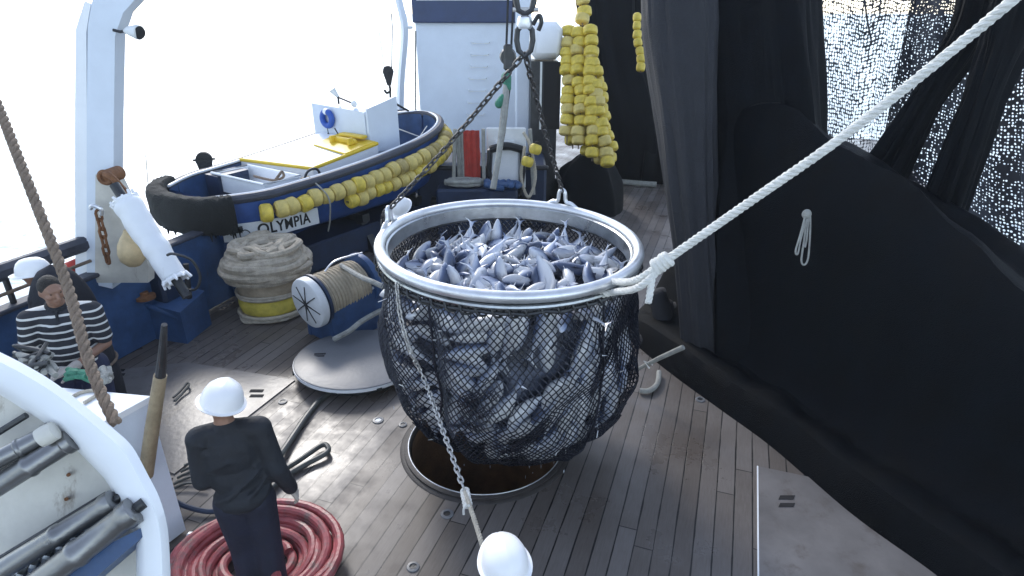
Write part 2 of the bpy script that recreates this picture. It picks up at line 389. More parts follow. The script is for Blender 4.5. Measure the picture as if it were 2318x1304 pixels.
def tag(o, label, cat, group=None):
    o['label'] = label; o['category'] = cat
    if group: o['group'] = group
    return o
def thing(name, label, cat, loc=(0, 0, 0), group=None, rz=0.0):
    o = bpy.data.objects.new(name, None); COL.objects.link(o); o.location = loc; o['_o'] = tuple(loc); o.empty_display_size = .2
    o.rotation_euler = (0, 0, rz)
    return tag(o, label, cat, group)
def struct(o): o['kind'] = 'structure'; return o
def dup(o, parent=None):
    c = o.copy(); COL.objects.link(c)
    if parent is not None: c.parent = parent
    for ch in list(o.children): dup(ch, c)
    return c
def smoothpath(pts, sub=8):
    pts = [V(p) for p in pts]; o = []
    for i in range(len(pts) - 1):
        p0 = pts[max(i - 1, 0)]; p1 = pts[i]; p2 = pts[i + 1]; p3 = pts[min(i + 2, len(pts) - 1)]
        for k in range(sub):
            t = k / sub
            o.append(.5 * ((2 * p1) + (p2 - p0) * t + (2 * p0 - 5 * p1 + 4 * p2 - p3) * t * t + (3 * p1 - p0 - 3 * p2 + p3) * t ** 3))
    o.append(pts[-1]); return o
def resample(pts, step):
    o = [pts[0].copy()]; acc = 0
    for i in range(len(pts) - 1):
        a, b = pts[i], pts[i + 1]; L = (b - a).length; t = step - acc
        while t <= L: o.append(a + (b - a) * (t / L)); t += step
        acc = L - (t - step)
    return o
def chain_mb(pts, pitch=.052, w=.032, r=.0075, mb=None, n=10, k=6):
    mb = mb or MB(); ps = resample([V(p) for p in pts], pitch)
    for i in range(len(ps) - 1):
        c = (ps[i] + ps[i + 1]) / 2; t = (ps[i + 1] - ps[i]).normalized(); x, y = basis(t)
        ang = (i % 2) * math.pi / 2 + .5 + random.uniform(-.25, .25)
        x = x * math.cos(ang) + y * math.sin(ang)
        hl = pitch * .5 + r * .9; hw = w / 2; loop = []
        for q in range(n):
            a = 2 * math.pi * q / n; ca, sa = math.cos(a), math.sin(a)
            st = max(0, hl - hw)
            loop.append(c + x * (hw * ca) + t * (hw * sa + (st if sa > 0 else -st)))
        mb.tube(loop, r, k, closed=True)
    return mb
def rope_mb(pts, rad, pitch=.12, n=6, mb=None, strands=3, step=None):
    mb = mb or MB(); ps = resample(smoothpath(pts, 10), step or rad * .6); x = None; tr = [[] for _ in range(strands)]
    d = 0
    for i, p in enumerate(ps):
        t = (ps[min(i + 1, len(ps) - 1)] - ps[max(i - 1, 0)]).normalized()
        if x is None: x, y = basis(t)
        x = (x - t * x.dot(t)).normalized(); y = t.cross(x)
        if i: d += (ps[i] - ps[i - 1]).length
        for k in range(strands):
            a = 2 * math.pi * (k / strands + d / pitch)
            tr[k].append(p + (x * math.cos(a) + y * math.sin(a)) * rad * .48)
    for k in range(strands): mb.tube(tr[k], rad * .56, n)
    return mb
def remesh_build(mb, name, m, parent, voxel=.01, smooth=4, local=True):
    o = mb.build(name, m, parent, smooth=0, local=local)
    rm = o.modifiers.new('r', 'REMESH'); rm.mode = 'VOXEL'; rm.voxel_size = voxel; rm.use_smooth_shade = True
    if smooth: sm = o.modifiers.new('s', 'SMOOTH'); sm.factor = .6; sm.iterations = smooth
    dg = bpy.context.evaluated_depsgraph_get(); me = bpy.data.meshes.new_from_object(o.evaluated_get(dg))
    o.modifiers.clear(); old = o.data; o.data = me; me.name = name; bpy.data.meshes.remove(old)
    me.materials.clear(); me.materials.append(M[m] if isinstance(m, str) else m); me.shade_smooth()
    return o
def N3(x, y=0, z=0): return noise.noise(V((x, y, z)))
def bundle(pts, rx, ry, folds=9, amp=.22, nu=90, sub=10, seed=0.0, across=None):
    """a hanging bunch of netting: closed cross-section with folds that run along it"""
    ps = smoothpath(pts, sub); m = len(ps); mb = MB()
    def val(a, t):
        q = t * (len(a) - 1); i = min(int(q), len(a) - 2); return a[i] + (a[i + 1] - a[i]) * (q - i)
    ac = V(across or (1, 0, 0)).normalized()
    def fn(u, v):
        i = min(int(v * (m - 1) + .5), m - 1); p = ps[i]
        t = (ps[min(i + 1, m - 1)] - ps[max(i - 1, 0)]).normalized()
        x = (ac - t * ac.dot(t)).normalized(); y = t.cross(x)
        a = 2 * math.pi * u; z = v * 3
        f = 1 + amp * math.sin(folds * a + 3 * N3(math.cos(a) * 1.3 + seed, math.sin(a) * 1.3, z * .6)) * (.6 + .8 * N3(seed + z, a)) + amp * .9 * N3(math.cos(a) * 4 + seed, math.sin(a) * 4, z * .8)
        f += amp * .35 * N3(math.cos(a) * 14 + seed, math.sin(a) * 14, z * 1.6)
        return p + x * math.cos(a) * val(rx, v) * f + y * math.sin(a) * val(ry, v) * f
    mb.grid(fn, nu, m - 1, closeu=True)
    return mb
# ================================================================ SETTING
SA = V((math.sin(AX), math.cos(AX), 0)); SV = V((math.cos(AX), -math.sin(AX), 0))   # along the ship, across to starboard
B0 = V((-4.1, 8.76, 0))                        # a point on the foot of the port bulwark
def ship(u, v, z=0.0): return B0 + SA * u + SV * v + V((0, 0, z))
# sea
mb = MB(); mb.grid(lambda u, v: V((-2500 + 5000 * u, -600 + 5000 * v, -2.6)), 4, 4)
struct(mb.build('sea', 'sea', smooth=0, loc=(0, 0, -2.6)))
# deck: one sheet with the round hatch opening cut through it
HC = gr(1100, 1004); HR = .755
rectc = [ship(-12, -.25), ship(-12, 11.5), ship(17, 11.5), ship(17, -.25)]
def rayrect(c, d):
    best = 1e9
    for i in range(4):
        a, b = rectc[i], rectc[(i + 1) % 4]; e = b - a; den = d.x * e.y - d.y * e.x
        if abs(den) < 1e-9: continue
        q = a - c; t = (q.x * e.y - q.y * e.x) / den; s = (q.x * d.y - q.y * d.x) / den
        if t > 0 and -1e-6 <= s <= 1 + 1e-6: best = min(best, t)
    return best
angs = sorted([2 * math.pi * k / 72 for k in range(72)] + [math.atan2((p - HC).y, (p - HC).x) % (2 * math.pi) for p in rectc])
mb = MB(); n = len(angs)
for a in angs:
    d = V((math.cos(a), math.sin(a), 0)); t = rayrect(HC, d)
    mb.v += [HC + d * (HR + .055), HC + d * (HR + 1.2), HC + d * t, HC + d * t + V((0, 0, -.25))]
for i in range(n):
    j = (i + 1) % n
    for k in range(3): mb.f.append((i * 4 + k, i * 4 + k + 1, j * 4 + k + 1, j * 4 + k))
struct(mb.build('deck', 'deck', smooth=0, loc=(0, 0, 0)))
# ship's side under the deck edge
mb = MB(); mb.prism([tuple(ship(-12, -.28).xy), tuple(ship(-12, 11.6).xy), tuple(ship(17, 11.6).xy), tuple(ship(17, -.28).xy)], -3.6, -2.2)
mb.box(ship(2.5, -.30, -1.4), (.06, 29, 2.4), (0, 0, -AX)); mb.box(ship(2.5, 11.58, -1.4), (.06, 29, 2.4), (0, 0, -AX))
struct(mb.build('ship_side', 'bluedark', smooth=0))
# the fish well under the hatch
M['hatchflange'] = mat('stained_flange', (.045, .038, .034), .6, 0, .3, 6, .2)
t = thing('fish_hatch', 'round open hatch in the deck with a thin bright rim, below the hanging net', 'hatch', HC)
MB().lathe([(HR - .03, 0), (HR - .03, -1.3), (0, -1.3)], HC, (0, 0, 1), 64).build('well', 'well', t)
MB().lathe([(HR + .085, .002), (HR + .08, .007), (HR + .045, .014), (HR + .045, .002)], HC, (0, 0, 1), 72).build('flange', 'hatchflange', t)
MB().lathe([(HR + .04, -.02), (HR + .045, .03), (HR + .02, .042), (HR - .005, .04), (HR - .012, .03), (HR - .028, -.1)], HC, (0, 0, 1), 72).build('rim', 'hatchflange', t)
MB().torus(HC + V((0, 0, .040)), HR + .002, .006, n=80, k=8).build('rim_edge', 'steel', t)
# steel plates let into the planking
def flat(poly, z0=.002, z1=.014): m_ = MB(); m_.prism([tuple(p.xy) for p in poly], z0, z1); return m_
p1 = struct(flat([gr(240, 842), gr(425, 822), gr(668, 862), gr(545, 958), gr(395, 1075), gr(230, 1010)]).build('deck_plate', 'plate', smooth=0))
p2_ = struct(flat([gr(230, 1020), gr(392, 1083), gr(330, 1135), gr(200, 1100)]).build('deck_plate', 'plate', smooth=0))
c0 = gr(1716, 1058); c1 = gr(1718, 1330)
p3 = struct(flat([c0, c0 + SV * 3 * 1.0, c1 + SV * 3, c1]).build('deck_plate', 'plate', smooth=0))
def on_plate(par, pts, m_, name, z0, z1):
    f = flat(pts, z0, z1); return f.build(name, m_, par, smooth=0)
def slots(par, px, py, wpx, z, hpx=8):
    for dy in (0, 1.9 * hpx):
        on_plate(par, [gr(px, py + dy, z), gr(px + wpx, py + dy, z), gr(px + wpx - 4, py + dy + hpx, z), gr(px - 4, py + dy + hpx, z)], 'dark', 'lifting_slot', z, z + .004)
slots(p1, 568, 882, 30, .014, 6); slots(p1, 258, 836, 26, .014, 5); slots(p3, 1766, 1122, 34, .014, 9)
on_plate(p3, [c0 - SV * .012, c0, c1, c1 - SV * .012], 'white', 'edge_strip', .003, .017)
for i, (x, y, r) in enumerate([(640, 910, .033), (856, 952, .040), (912, 962, .03), (1012, 1164, .038), (935, 1284, .034), (1585, 905, .035)]):
    c = gr(x, y)
    t = thing('deck_socket', ['small round deck socket beside the corner of the grey steel plate', 'round white-rimmed deck socket on the planks left of the hatch', 'tiny deck socket at the upper left edge of the hatch',
              'round deck socket in the planks just in front of the hatch', 'deck socket in the dark planks near the red hose coil', 'deck socket in the grey planks near the heaped black net'][i], 'deck socket', c, 'round sockets set in the deck')
    MB().lathe([(r * 1.5, .003), (r * 1.4, .010), (r * .85, .012), (r * .8, .006)], c, (0, 0, 1), 24).build('ring', 'lid', t)
    MB().lathe([(r * .8, .006), (0, .006)], c, (0, 0, 1), 24).build('plug', 'darkmetal' if i != 1 else 'pvc', t)

# ---- port bulwark and rail
t = thing('bulwark', 'blue steel bulwark along the port side with a heavy grey rubber rail', 'bulwark', ship(0, 0))
rz = (0, 0, -AX)
MB().box(ship(-4.6, 0, .56), (.07, 9.3, 1.10), rz).build('panel', 'bluemid', t, 0)
MB().box(ship(2.0, 0, .50), (.07, 3.9, 1.0), rz).build('panel', 'blue', t, 0)
MB().box(ship(8.6, 0, .45), (.07, 9.3, .9), rz).build('panel', 'bluedark', t, 0)
MB().box(ship(-4.6, 0, 1.13), (.18, 9.3, .05), rz, .015).build('cap_rail', 'railgrey', t, 0)
MB().box(ship(2.0, 0, 1.02), (.2, 3.9, .05), rz, .015).build('cap_rail', 'white', t, 0)
MB().box(ship(8.6, 0, .92), (.2, 9.3, .05), rz, .015).build('cap_rail', 'darkmetal', t, 0)
m_ = MB()
for u in [-8.5, -6.5, -4.55, -2.7, -1.5, -.3, 1.0, 2.4, 3.8, 5.4]: m_.box(ship(u, .09, .5), (.12, .05, .98), rz)
m_.build('stiffener', 'bluemid', t, 0)
MB().box(ship(-5.3, -.02, 1.50), (.16, 7.8, .17), rz, .05).build('upper_rail', 'railgrey', t)
for u in [-7.5, -5.2, -3.15, -1.6]:
    MB().cyl(ship(u, -.02, 1.1), ship(u, -.02, 1.46), .03).build('rail_post', 'darkmetal', t)
MB().cyl(ship(-8, .02, 1.24), ship(-2.2, .02, 1.30), .02, n=8).build('wire_rail', 'ropebrown', t)

# ---- tall white gallows post on the port side
pb = at(240, 596, 7.2); t = thing('gallows_post', 'tall white steel gallows post at the port rail, curving over at its top', 'post', (pb.x, pb.y, 0))
m_ = MB(); Y0 = pb.y
path = [(218, 640, .2, .2), (220, 400, .2, .19), (221, 250, .2, .18), (224, 70, .2, .17), (240, 5, .2, .17), (290, -60, .2, .17), (380, -120, .2, .17)]
pts = [atY(x + 18, y, Y0) for x, y, a, b in path]
def boxpath(m_, pts, w_, d_):
    vs = []
    for i, p in enumerate(pts):
        tt = (pts[min(i + 1, len(pts) - 1)] - pts[max(i - 1, 0)]); tt.y = 0; tt.normalize(); s = V((tt.z, 0, -tt.x))
        ww = w_[i]; dd = d_
        vs += [p - s * ww + V((0, -dd, 0)), p + s * ww + V((0, -dd, 0)), p + s * ww + V((0, dd, 0)), p - s * ww + V((0, dd, 0))]
    fs = []
    for i in range(len(pts) - 1):
        for k in range(4): fs.append((i * 4 + k, i * 4 + (k + 1) % 4, i * 4 + 4 + (k + 1) % 4, i * 4 + 4 + k))
    fs += [(3, 2, 1, 0), tuple(len(vs) - 4 + k for k in range(4))]
    return m_.add(vs, fs)
boxpath(m_, pts, [.145, .14, .135, .13, .15, .17, .18], .09).build('column', 'whiteblue', t, 25)
m_ = MB(); boxpath(m_, [p + V((-.215, .05, 0)) for p in pts[:5]], [.075, .07, .06, .05, .03], .12); m_.build('sunlit_strip', 'white_clean', t, 25)  # bright strip added for the sunlit left face of the post
q = [atY(x, y, Y0 - .10) for x, y in ((216, 395), (262, 405), (300, 480), (336, 604), (335, 640), (215, 640))]
m_ = MB(); m_.add(q + [p + V((0, .14, 0)) for p in q], [tuple(range(6)), tuple(range(11, 5, -1))] + [(i, (i + 1) % 6, 6 + (i + 1) % 6, 6 + i) for i in range(6)])
m_.build('foot_gusset', 'cream', t, 0)
k = atY(238, 402, Y0 - .30)
MB().cyl(k, k + V((.02, .22, 0)), .075, n=24).torus(k, .06, .025, (0, 1, 0), 24, 8).build('hinge_pin', 'rust', t)
m_ = MB(); m_.tube(smoothpath([k + V((.02, -.02, .04)), k + V((.10, -.05, .02)), k + V((.16, -.03, -.10)), k + V((.2, 0, -.2))]), .035, 8); m_.build('shackle', 'rust', t)
# stern light on its bracket
lp = atY(302, 70, Y0 - .1); tl = thing('flood_lamp', 'small grey flood lamp on a thin bracket beside the white gallows post', 'lamp', lp)
MB().tube([atY(256, 68, Y0 - .1), atY(272, 72, Y0 - .1), lp + V((-.05, 0, -.0))], .014, 8).build('bracket', 'darkmetal', tl)
m_ = MB(); m_.tube([lp + V((-.085, 0, .0)), lp + V((-.03, -.02, .0)), lp + V((.06, -.04, -.01)), lp + V((.08, -.045, -.015))], [.02, .045, .07, .07], 16); m_.build('lamp_shade', 'pvc', tl)
MB().cyl(lp + V((.079, -.045, -.015)), lp + V((.086, -.048, -.017)), .062).build('lens', 'darkmetal', tl)
# chains hanging on the post
a = atY(222, 478, Y0 - .26); b_ = atY(236, 545, Y0 - .26); c_ = atY(246, 600, Y0 - .26)
tag(chain_mb([a, b_, c_], .10, .06, .015).build('chain', 'rust'), 'rusty heavy chain hanging on the foot of the white gallows post', 'chain')
m_ = MB(); m_.tube(smoothpath([a + V((-.07, 0, .03)), a + V((-.02, -.03, .07)), a + V((.05, -.02, .03)), a + V((.03, 0, -.04))]), .022, 8)
tag(m_.build('chain_hook', 'steel'), 'bright steel hook holding the rusty chain on the white post', 'hook')
# cream buoy
c = atY(297, 566, Y0 - .36); t = thing('cream_buoy', 'dirty cream pear-shaped buoy hanging at the foot of the white gallows post', 'buoy', c)
MB().lathe([(0, -.19), (.07, -.175), (.125, -.11), (.14, -.03), (.125, .06), (.085, .14), (.05, .19), (.035, .23), (0, .23)], c, (0.05, 0, 1), 28).build('body', 'buoy', t)
MB().cyl(c + V((0.01, 0, .20)), c + V((.015, .1, .33)), .018, n=8).build('eye', 'rust', t)
# white canvas-wrapped ram
a = atY(283, 455, Y0 - .45); b_ = atY(398, 632, Y0 - .75); t = thing('hydraulic_ram', 'hydraulic ram wrapped in torn white canvas leaning down from the gallows post', 'ram', b_)
d = (b_ - a).normalized(); m_ = MB(); rr = []; pp = []
for i in range(24):
    f = i / 23; pp.append(a + (b_ - a) * f + V((N3(f * 4, 1) * .015, 0, 0))); rr.append(.145 + .014 * N3(f * 9, 4) - (.03 if i in (0, 23) else 0) - .025 * f)
m_.tube(pp, rr, 20); m_.build('canvas_wrap', 'white', t)
for e, s_ in ((a, -1), (b_, 1)):
    m_ = MB(); x, y = basis(d); m_.torus(e, .118, .02, d, 24, 6)
    for i in range(11):
        an = i / 11 * 6.283; q0 = e + (x * math.cos(an) + y * math.sin(an)) * .12
        m_.tube([q0 - d * s_ * .02, q0 + d * s_ * random.uniform(.02, .07) + (x * math.cos(an) + y * math.sin(an)) * random.uniform(0, .05)], [.022, .012], 5)
    m_.build('frayed_end', 'white_clean', t)
for q0, q1 in ((a - d * .20, a + d * .05), (b_, b_ + d * .22)): MB().cyl(q0, q1, .05, n=14).build('rod', 'darkmetal', t)
m_ = MB(); m_.tube(smoothpath([b_ + V((.02, -.08, .30)), b_ + V((.10, -.1, .32)), b_ + V((.22, -.02, .22)), b_ + V((.26, 0, .03)), b_ + V((.2, -.02, -.1)), b_ + V((.08, -.02, -.12))]), .014, 8); m_.build('hose', 'darkmetal', t)
# blue winch pedestal the ram works on
c = gr(372, 770); t = thing('blue_winch', 'blue painted winch pedestal with a grease-dark drum below the white ram', 'winch', c)
MB().prism([(c.x - .95, c.y + .25), (c.x + .35, c.y - .1), (c.x + .42, c.y + .45), (c.x - .9, c.y + .8)], 0, [.62, .45, .5, .8]).build('base', 'bluemid', t, 0)
MB().box(c + V((-.75, .55, .80)), (.55, .4, .5), (0, 0, -.35), .05).build('gearbox', 'bluedark', t)
MB().lathe([(.0, -.5), (.13, -.5), (.13, -.42), (.075, -.4), (.075, .4), (.13, .42), (.13, .5), (0, .5)], c + V((-.35, .45, .98)), (1, -.35, -.35), 24).build('drum', 'darkmetal', t)
MB().box(c + V((.02, .25, .72)), (.3, .3, .5), (0, 0, -.35), .04).build('bracket', 'bluedark', t)
MB().cyl(c + V((.28, .2, 0)), c + V((.34, .3, .95)), .035, n=10).build('guide_post', 'darkmetal', t)
MB().cyl(c + V((.30, -.05, .35)), c + V((-.5, .1, .62)), .04, n=10).build('pipe', 'bluemid', t)
MB().lathe([(.0, 0), (.12, 0), (.12, .04), (.05, .05), (.05, .09), (0, .09)], c + V((-.1, .0, .60)), (0, 0, 1), 18).build('hand_wheel', 'rust', t)
# a wedge of white sacking between winch and deck
c = gr(425, 775, 0)
# dark covered capstan behind the striped man
c = V((-4.42, 5.5, 0)); t = thing('covered_capstan', 'tall rounded capstan under a black cover behind the man in stripes', 'capstan', c)
m_ = MB(); m_.grid(lambda u, v: c + V((math.cos(u * 6.283) * (.29 + .03 * N3(math.cos(u * 6.283) * 2, math.sin(u * 6.283) * 2, v * 3)) * math.sqrt(max(0, 1 - max(0, (v - .55) / .45) ** 2.4)),
       math.sin(u * 6.283) * .29 * math.sqrt(max(0, 1 - max(0, (v - .55) / .45) ** 2.4)), v * 1.70)), 40, 26, closeu=True); m_.build('cover', 'darkcloth', t)
MB().torus(c + V((0, 0, .60)), .305, .014, n=40, k=8).build('lashing', 'ropebrown', t)

# ---------------------------------------------------------------- skiff
Nn = V((-4.64, 8.70, 0)); BA = R(34); boat = thing('work_skiff', 'blue working skiff with a white wheelhouse, lashed aboard on the port side', 'boat', (Nn.x, Nn.y, 0), rz=-BA)
boat['_o'] = (0, 0, 0)
# local frame of the skiff: x = to starboard, y = along towards its far end, z = up
LB = 5.1
def bw(t): 
    if t < .16: return .62 + .36 * math.sin(t / .16 * math.pi / 2)
    if t < .62: return .98 + .14 * math.sin((t - .16) / .46 * math.pi / 2)
    return 1.12 * math.sqrt(max(0, 1 - ((t - .62) / .38) ** 2.6)) 
def bs(t): return 1.50 + .10 * t + .42 * t * t
def bk(t): return .66 + .55 * max(0, (t - .72) / .28) ** 2 + .12 * max(0, (.12 - t) / .12)
NS = 40
def hull_sec(t, ins=0.0, top=None):
    wv = max(.02, bw(t) - ins); s_ = bs(t) if top is None else top; kz = bk(t) + ins
    prof = [(1.0, s_), (1.0, s_ * .72 + kz * .28), (.97, s_ * .45 + kz * .55), (.86, s_ * .2 + kz * .8), (.6, kz + .05), (.0, kz)]
    return [V((x * wv, t * LB + (0 if t < .9 else -ins), z)) for x, z in prof]
def hull(m_, ins, flip=False):
    rows = []
    for i in range(NS + 1):
        t = i / NS; t = 1 - (1 - t) ** 1.35; s_ = hull_sec(t, ins); rows.append([p for p in s_] + [V((-p.x, p.y, p.z)) for p in s_[-2::-1]])
    k = len(rows[0]); vs = [p for r_ in rows for p in r_]; fs = []
    for i in range(NS):
        for j in range(k - 1): fs.append((i * k + j, i * k + j + 1, (i + 1) * k + j + 1, (i + 1) * k + j))
    fs.append(tuple(range(k))); m_.add(vs, fs); return m_
hb = hull(MB(), 0).build('hull', 'blue', boat, 40, local=True)
hull(MB(), .06).build('inner_shell', 'bluemid', boat, 40, local=True)
m_ = MB(); m_.prism([((bw(t) - .05), t * LB) for t in [i / 30 for i in range(31)]] + [(-(bw(t) - .05), t * LB) for t in [i / 30 for i in range(30, -1, -1)]], 1.12, 1.16)
m_.build('floorboards', 'darkmetal', boat, 0, local=True)
def rim(off, dz, t0=0.0, t1=1.0, side=0, n=60):
    o = []
    if side in (0, 1): o += [V((bw(t) + off, t * LB, bs(t) + dz)) for t in [t0 + (t1 - t0) * (1 - (1 - i / n) ** 1.6) for i in range(n + 1)]]
    if side in (0, -1): o += [V((-(bw(t) + off), t * LB, bs(t) + dz)) for t in [t0 + (t1 - t0) * (1 - (i / n) ** 1.6) for i in range(n + 1)]]
    return o
MB().tube(rim(.02, 0), .065, 10, sq=1.0).build('rubbing_strake', 'railgrey', boat, local=True)
MB().tube(rim(-.055, .045), .022, 8).build('gunwale', 'white_clean', boat, local=True)
# ragged rubber fender round the near end
fp = [V((.86, .10, 1.36)), V((.82, -.02, 1.36)), V((.78, -.10, 1.36)), V((.35, -.30, 1.35)), V((-.2, -.32, 1.36)), V((-.62, -.15, 1.38)), V((-.86, .2, 1.40))]
ps = smoothpath(fp, 10); m_ = MB()
def fen(u, v):
    i = int(v * (len(ps) - 1) + .5); p = ps[i]; tt = (ps[min(i + 1, len(ps) - 1)] - ps[max(i - 1, 0)]).normalized(); s_ = V((tt.y, -tt.x, 0)); a = u * 6.283
    sz = math.sin(a); e = .6
    co, si = math.copysign(abs(math.cos(a)) ** e, math.cos(a)), math.copysign(abs(sz) ** e, sz)
    f = 1 + .10 * N3(u * 9, v * 16) + .08 * N3(u * 30, v * 50)
    endf = min(1, (min(v, 1 - v) * 14) + .55)
    return p + s_ * co * .14 * f * endf + V((0, 0, si * .245 * f * endf - (.04 if si < -.8 else 0)))
m_.grid(fen, 26, len(ps) - 1, closeu=True); k = m_.build('bow_fender', 'fender', boat, local=True)
for i in range(46):
    v = random.random(); q = ps[int(v * (len(ps) - 1))]; x0 = q + V((random.uniform(-.1, .1), random.uniform(-.1, .1), -.22))
    MB().tube([x0, x0 + V((random.uniform(-.03, .03), random.uniform(-.03, .03), -random.uniform(.04, .15)))], [.026, .006], 5).build('rag', 'fender', k, local=True)
# name board and lettering
bd = [V((bw(t) + .035, t * LB, 0)) for t in [i / 60 * .265 for i in range(61)]]
m_ = MB(); z0, z1 = .90, 1.13; vs = []
for p in bd: 
    zb = z0 + .02 * p.y * .5; vs += [p + V((0, 0, z0)), p + V((0, 0, z1 + .02)), p + V((-.02, 0, z1 + .02)), p + V((-.02, 0, z0))]
fs = []
for i in range(60):
    for q in range(4): fs.append((i * 4 + q, i * 4 + 4 + q, i * 4 + 4 + (q + 1) % 4, i * 4 + (q + 1) % 4))
fs += [(0, 1, 2, 3), (240, 243, 242, 241)]
m_.add(vs, fs); nb = m_.build('name_board', 'pvc', boat, 0, local=True)
m_ = MB(); vs = []
fc = bpy.data.curves.new('lettering', 'FONT'); fc.body = 'OLYMPIA'; fc.size = .215; fc.extrude = .004; fc.space_character = 1.08; fc.offset = .0035
to = bpy.data.objects.new('lettering', fc); COL.objects.link(to)
tm = bpy.data.meshes.new_from_object(to.evaluated_get(bpy.context.evaluated_depsgraph_get())); bpy.data.objects.remove(to)
wd = max(v.co.x for v in tm.vertices); 
for v in tm.vertices:
    f = v.co.x / wd; yy = .38 + f * .82; tt = yy / LB
    v.co = V((bw(tt) + .039 + v.co.z, yy, .955 + v.co.y * 1.05))
tm.materials.append(M['black']); lo = bpy.data.objects.new('lettering', tm); COL.objects.link(lo); lo.parent = nb
m_ = MB(); cc = V((bw(.045) + .042, .23, .985))
m_.lathe([(.062, -.003), (.075, -.003), (.075, .003), (.062, .003)], cc, (1, -(bw(.055) - bw(.035)) / (.02 * LB), 0), 28, True); m_.build('round_mark', 'black', nb, local=True)
# engine casing with a yellow-edged top
poly = [(.50, 1.80), (.62, 3.15), (-.80, 3.15), (-.98, 1.50)]; zt = [1.60, 1.80, 1.86, 1.62]
ec = MB().prism(poly, 1.15, zt).build('engine_casing', 'white_clean', boat, 0, local=True)
vt = [V((poly[i][0], poly[i][1], zt[i])) for i in range(4)]
MB().tube([vt[3], vt[0], vt[1]], .032, 8).build('edge_trim', 'yellow', ec, local=True)
m_ = MB(); m_.prism([(.56, 2.45), (.61, 3.12), (-.35, 3.12), (-.35, 2.55)], [1.71, 1.81, 1.85, 1.75], [1.74, 1.84, 1.88, 1.78]); m_.build('top_panel', 'yellow', ec, 0, local=True)
m_ = MB(); m_.box((.12, 2.85, 1.85), (.55, .10, .09), None, .02).box((.12, 3.05, 1.90), (.6, .16, .06), None, .02); m_.box((-.1, 2.78, 1.86), (.06, .12, .12), None, .01).box((.34, 2.78, 1.86), (.06, .12, .12), None, .01); m_.build('yellow_locker', 'yellow', ec, local=True)
# wheelhouse screen
wh = MB().prism([(.30, 3.20), (.46, 3.80), (-.98, 3.80), (-1.08, 3.20)], 1.16, [2.30, 2.48, 2.54, 2.36]).build('wheelhouse', 'whiteblue', boat, 0, local=True)
MB().prism([(.325, 3.21), (.475, 3.81), (.52, 3.81), (.37, 3.21)], 1.6, [2.36, 2.53, 2.53, 2.36]).build('wing', 'whiteblue', wh, 0, local=True)
lb = V((-.62, 3.14, 2.12)); k = MB().torus(lb, .125, .055, (0, 1, 0), 36, 12).build('lifebuoy', M['lifeblue'] if 'lifeblue' in M else 'lifeb', boat, local=True) if False else None
M['lifeb'] = mat('blue_lifebuoy', (.02, .09, .42), .5, 0, .15, 5, .1)
k = MB().torus(lb, .125, .055, (0, 1, 0), 36, 12).build('lifebuoy', 'lifeb', boat, local=True)
m_ = MB(); pa = []
for i in range(7):
    a = 1.3 + i / 6 * .55; pa.append(lb + V((math.cos(a) * .125, 0, math.sin(a) * .125)))
m_.tube(pa, .059, 12); m_.build('white_band', 'white_clean', k, local=True)
MB().tube([lb + V((0, -.02, -.17)), lb + V((.01, -.02, -.25)), lb + V((-.04, -.02, -.31))], .008, 6).tube([lb + V((.01, -.02, -.25)), lb + V((.05, -.02, -.31))], .008, 6).tube([lb + V((.20, -.02, -.15)), lb + V((.30, -.02, -.28)), lb + V((.38, -.02, -.30))], .012, 6).build('lanyard', 'black', k, local=True)
# search light and horn on the wheelhouse
h = V((-.42, 3.28, 2.50)); k = MB().cyl(h + V((0, 0, -.12)), h + V((0, 0, .02)), .02, n=8).cyl(h, h + V((.36, .0, -.08)), .018, n=8).build('light_bar', 'darkmetal', boat, local=True)
MB().tube([h + V((0, 0, .0)), h + V((-.06, -.02, .08)), h + V((-.09, -.04, .13))], [.03, .05, .065], 14).build('horn', 'pvc', k, local=True)
MB().ell(h + V((.40, 0, -.09)), (.06, .05, .06)).build('search_light', 'pvc', k, local=True)
# open white fish bin on the near foredeck
def bin_(c, sx, sy, sz, th=.02):
    m_ = MB(); 
    for a, bq in (((0, -sy / 2), (sx, th)), ((0, sy / 2), (sx, th))): m_.box(c + V((a[0], a[1], sz / 2)), (bq[0], bq[1], sz))
    for a in (-sx / 2 + th / 2 + .0, sx / 2 - th / 2): m_.box(c + V((a, 0, sz / 2)), (th, sy - th - .002, sz - .002))
    m_.box(c + V((0, 0, th / 2)), (sx - .03, sy - .03, th)); return m_
c = V((-.02, 1.10, 1.30)); k = bin_(c, 1.30, .62, .27).build('open_bin', 'white_clean', boat, 0, local=True)
MB().tube([c + V((x * .665, y * .325, .275)) for x, y in ((-1, -1), (1, -1), (1, 1), (-1, 1))], .022, 8, closed=True).build('bin_rim', 'white_clean', k, local=True)
m_ = rope_mb([c + V((.55, -.12, .2)), c + V((.6, .0, .34)), c + V((.52, .12, .36)), c + V((.42, .2, .25)), c + V((.3, .1, .2)), c + V((-.2, .1, .2))], .022); m_.build('mooring_line', 'ropebrown', boat, local=True)
MB().box((.58, 1.62, 1.36), (.2, .2, .28), (0, .1, .2), .02).build('small_crate', 'canvas', boat, local=True)
MB().tube(smoothpath([V((.62, 1.45, 1.3)), V((.66, 1.55, 1.6)), V((.72, 1.72, 1.62)), V((.74, 1.78, 1.3))]), .02, 8).build('hoop', 'darkmetal', boat, local=True)
MB().prism([(-.45, .72), (-.80, .72), (-.86, 1.3), (-.5, 1.3)], 1.16, 1.55).build('bollard_box', 'bluedark', boat, 0, local=True)
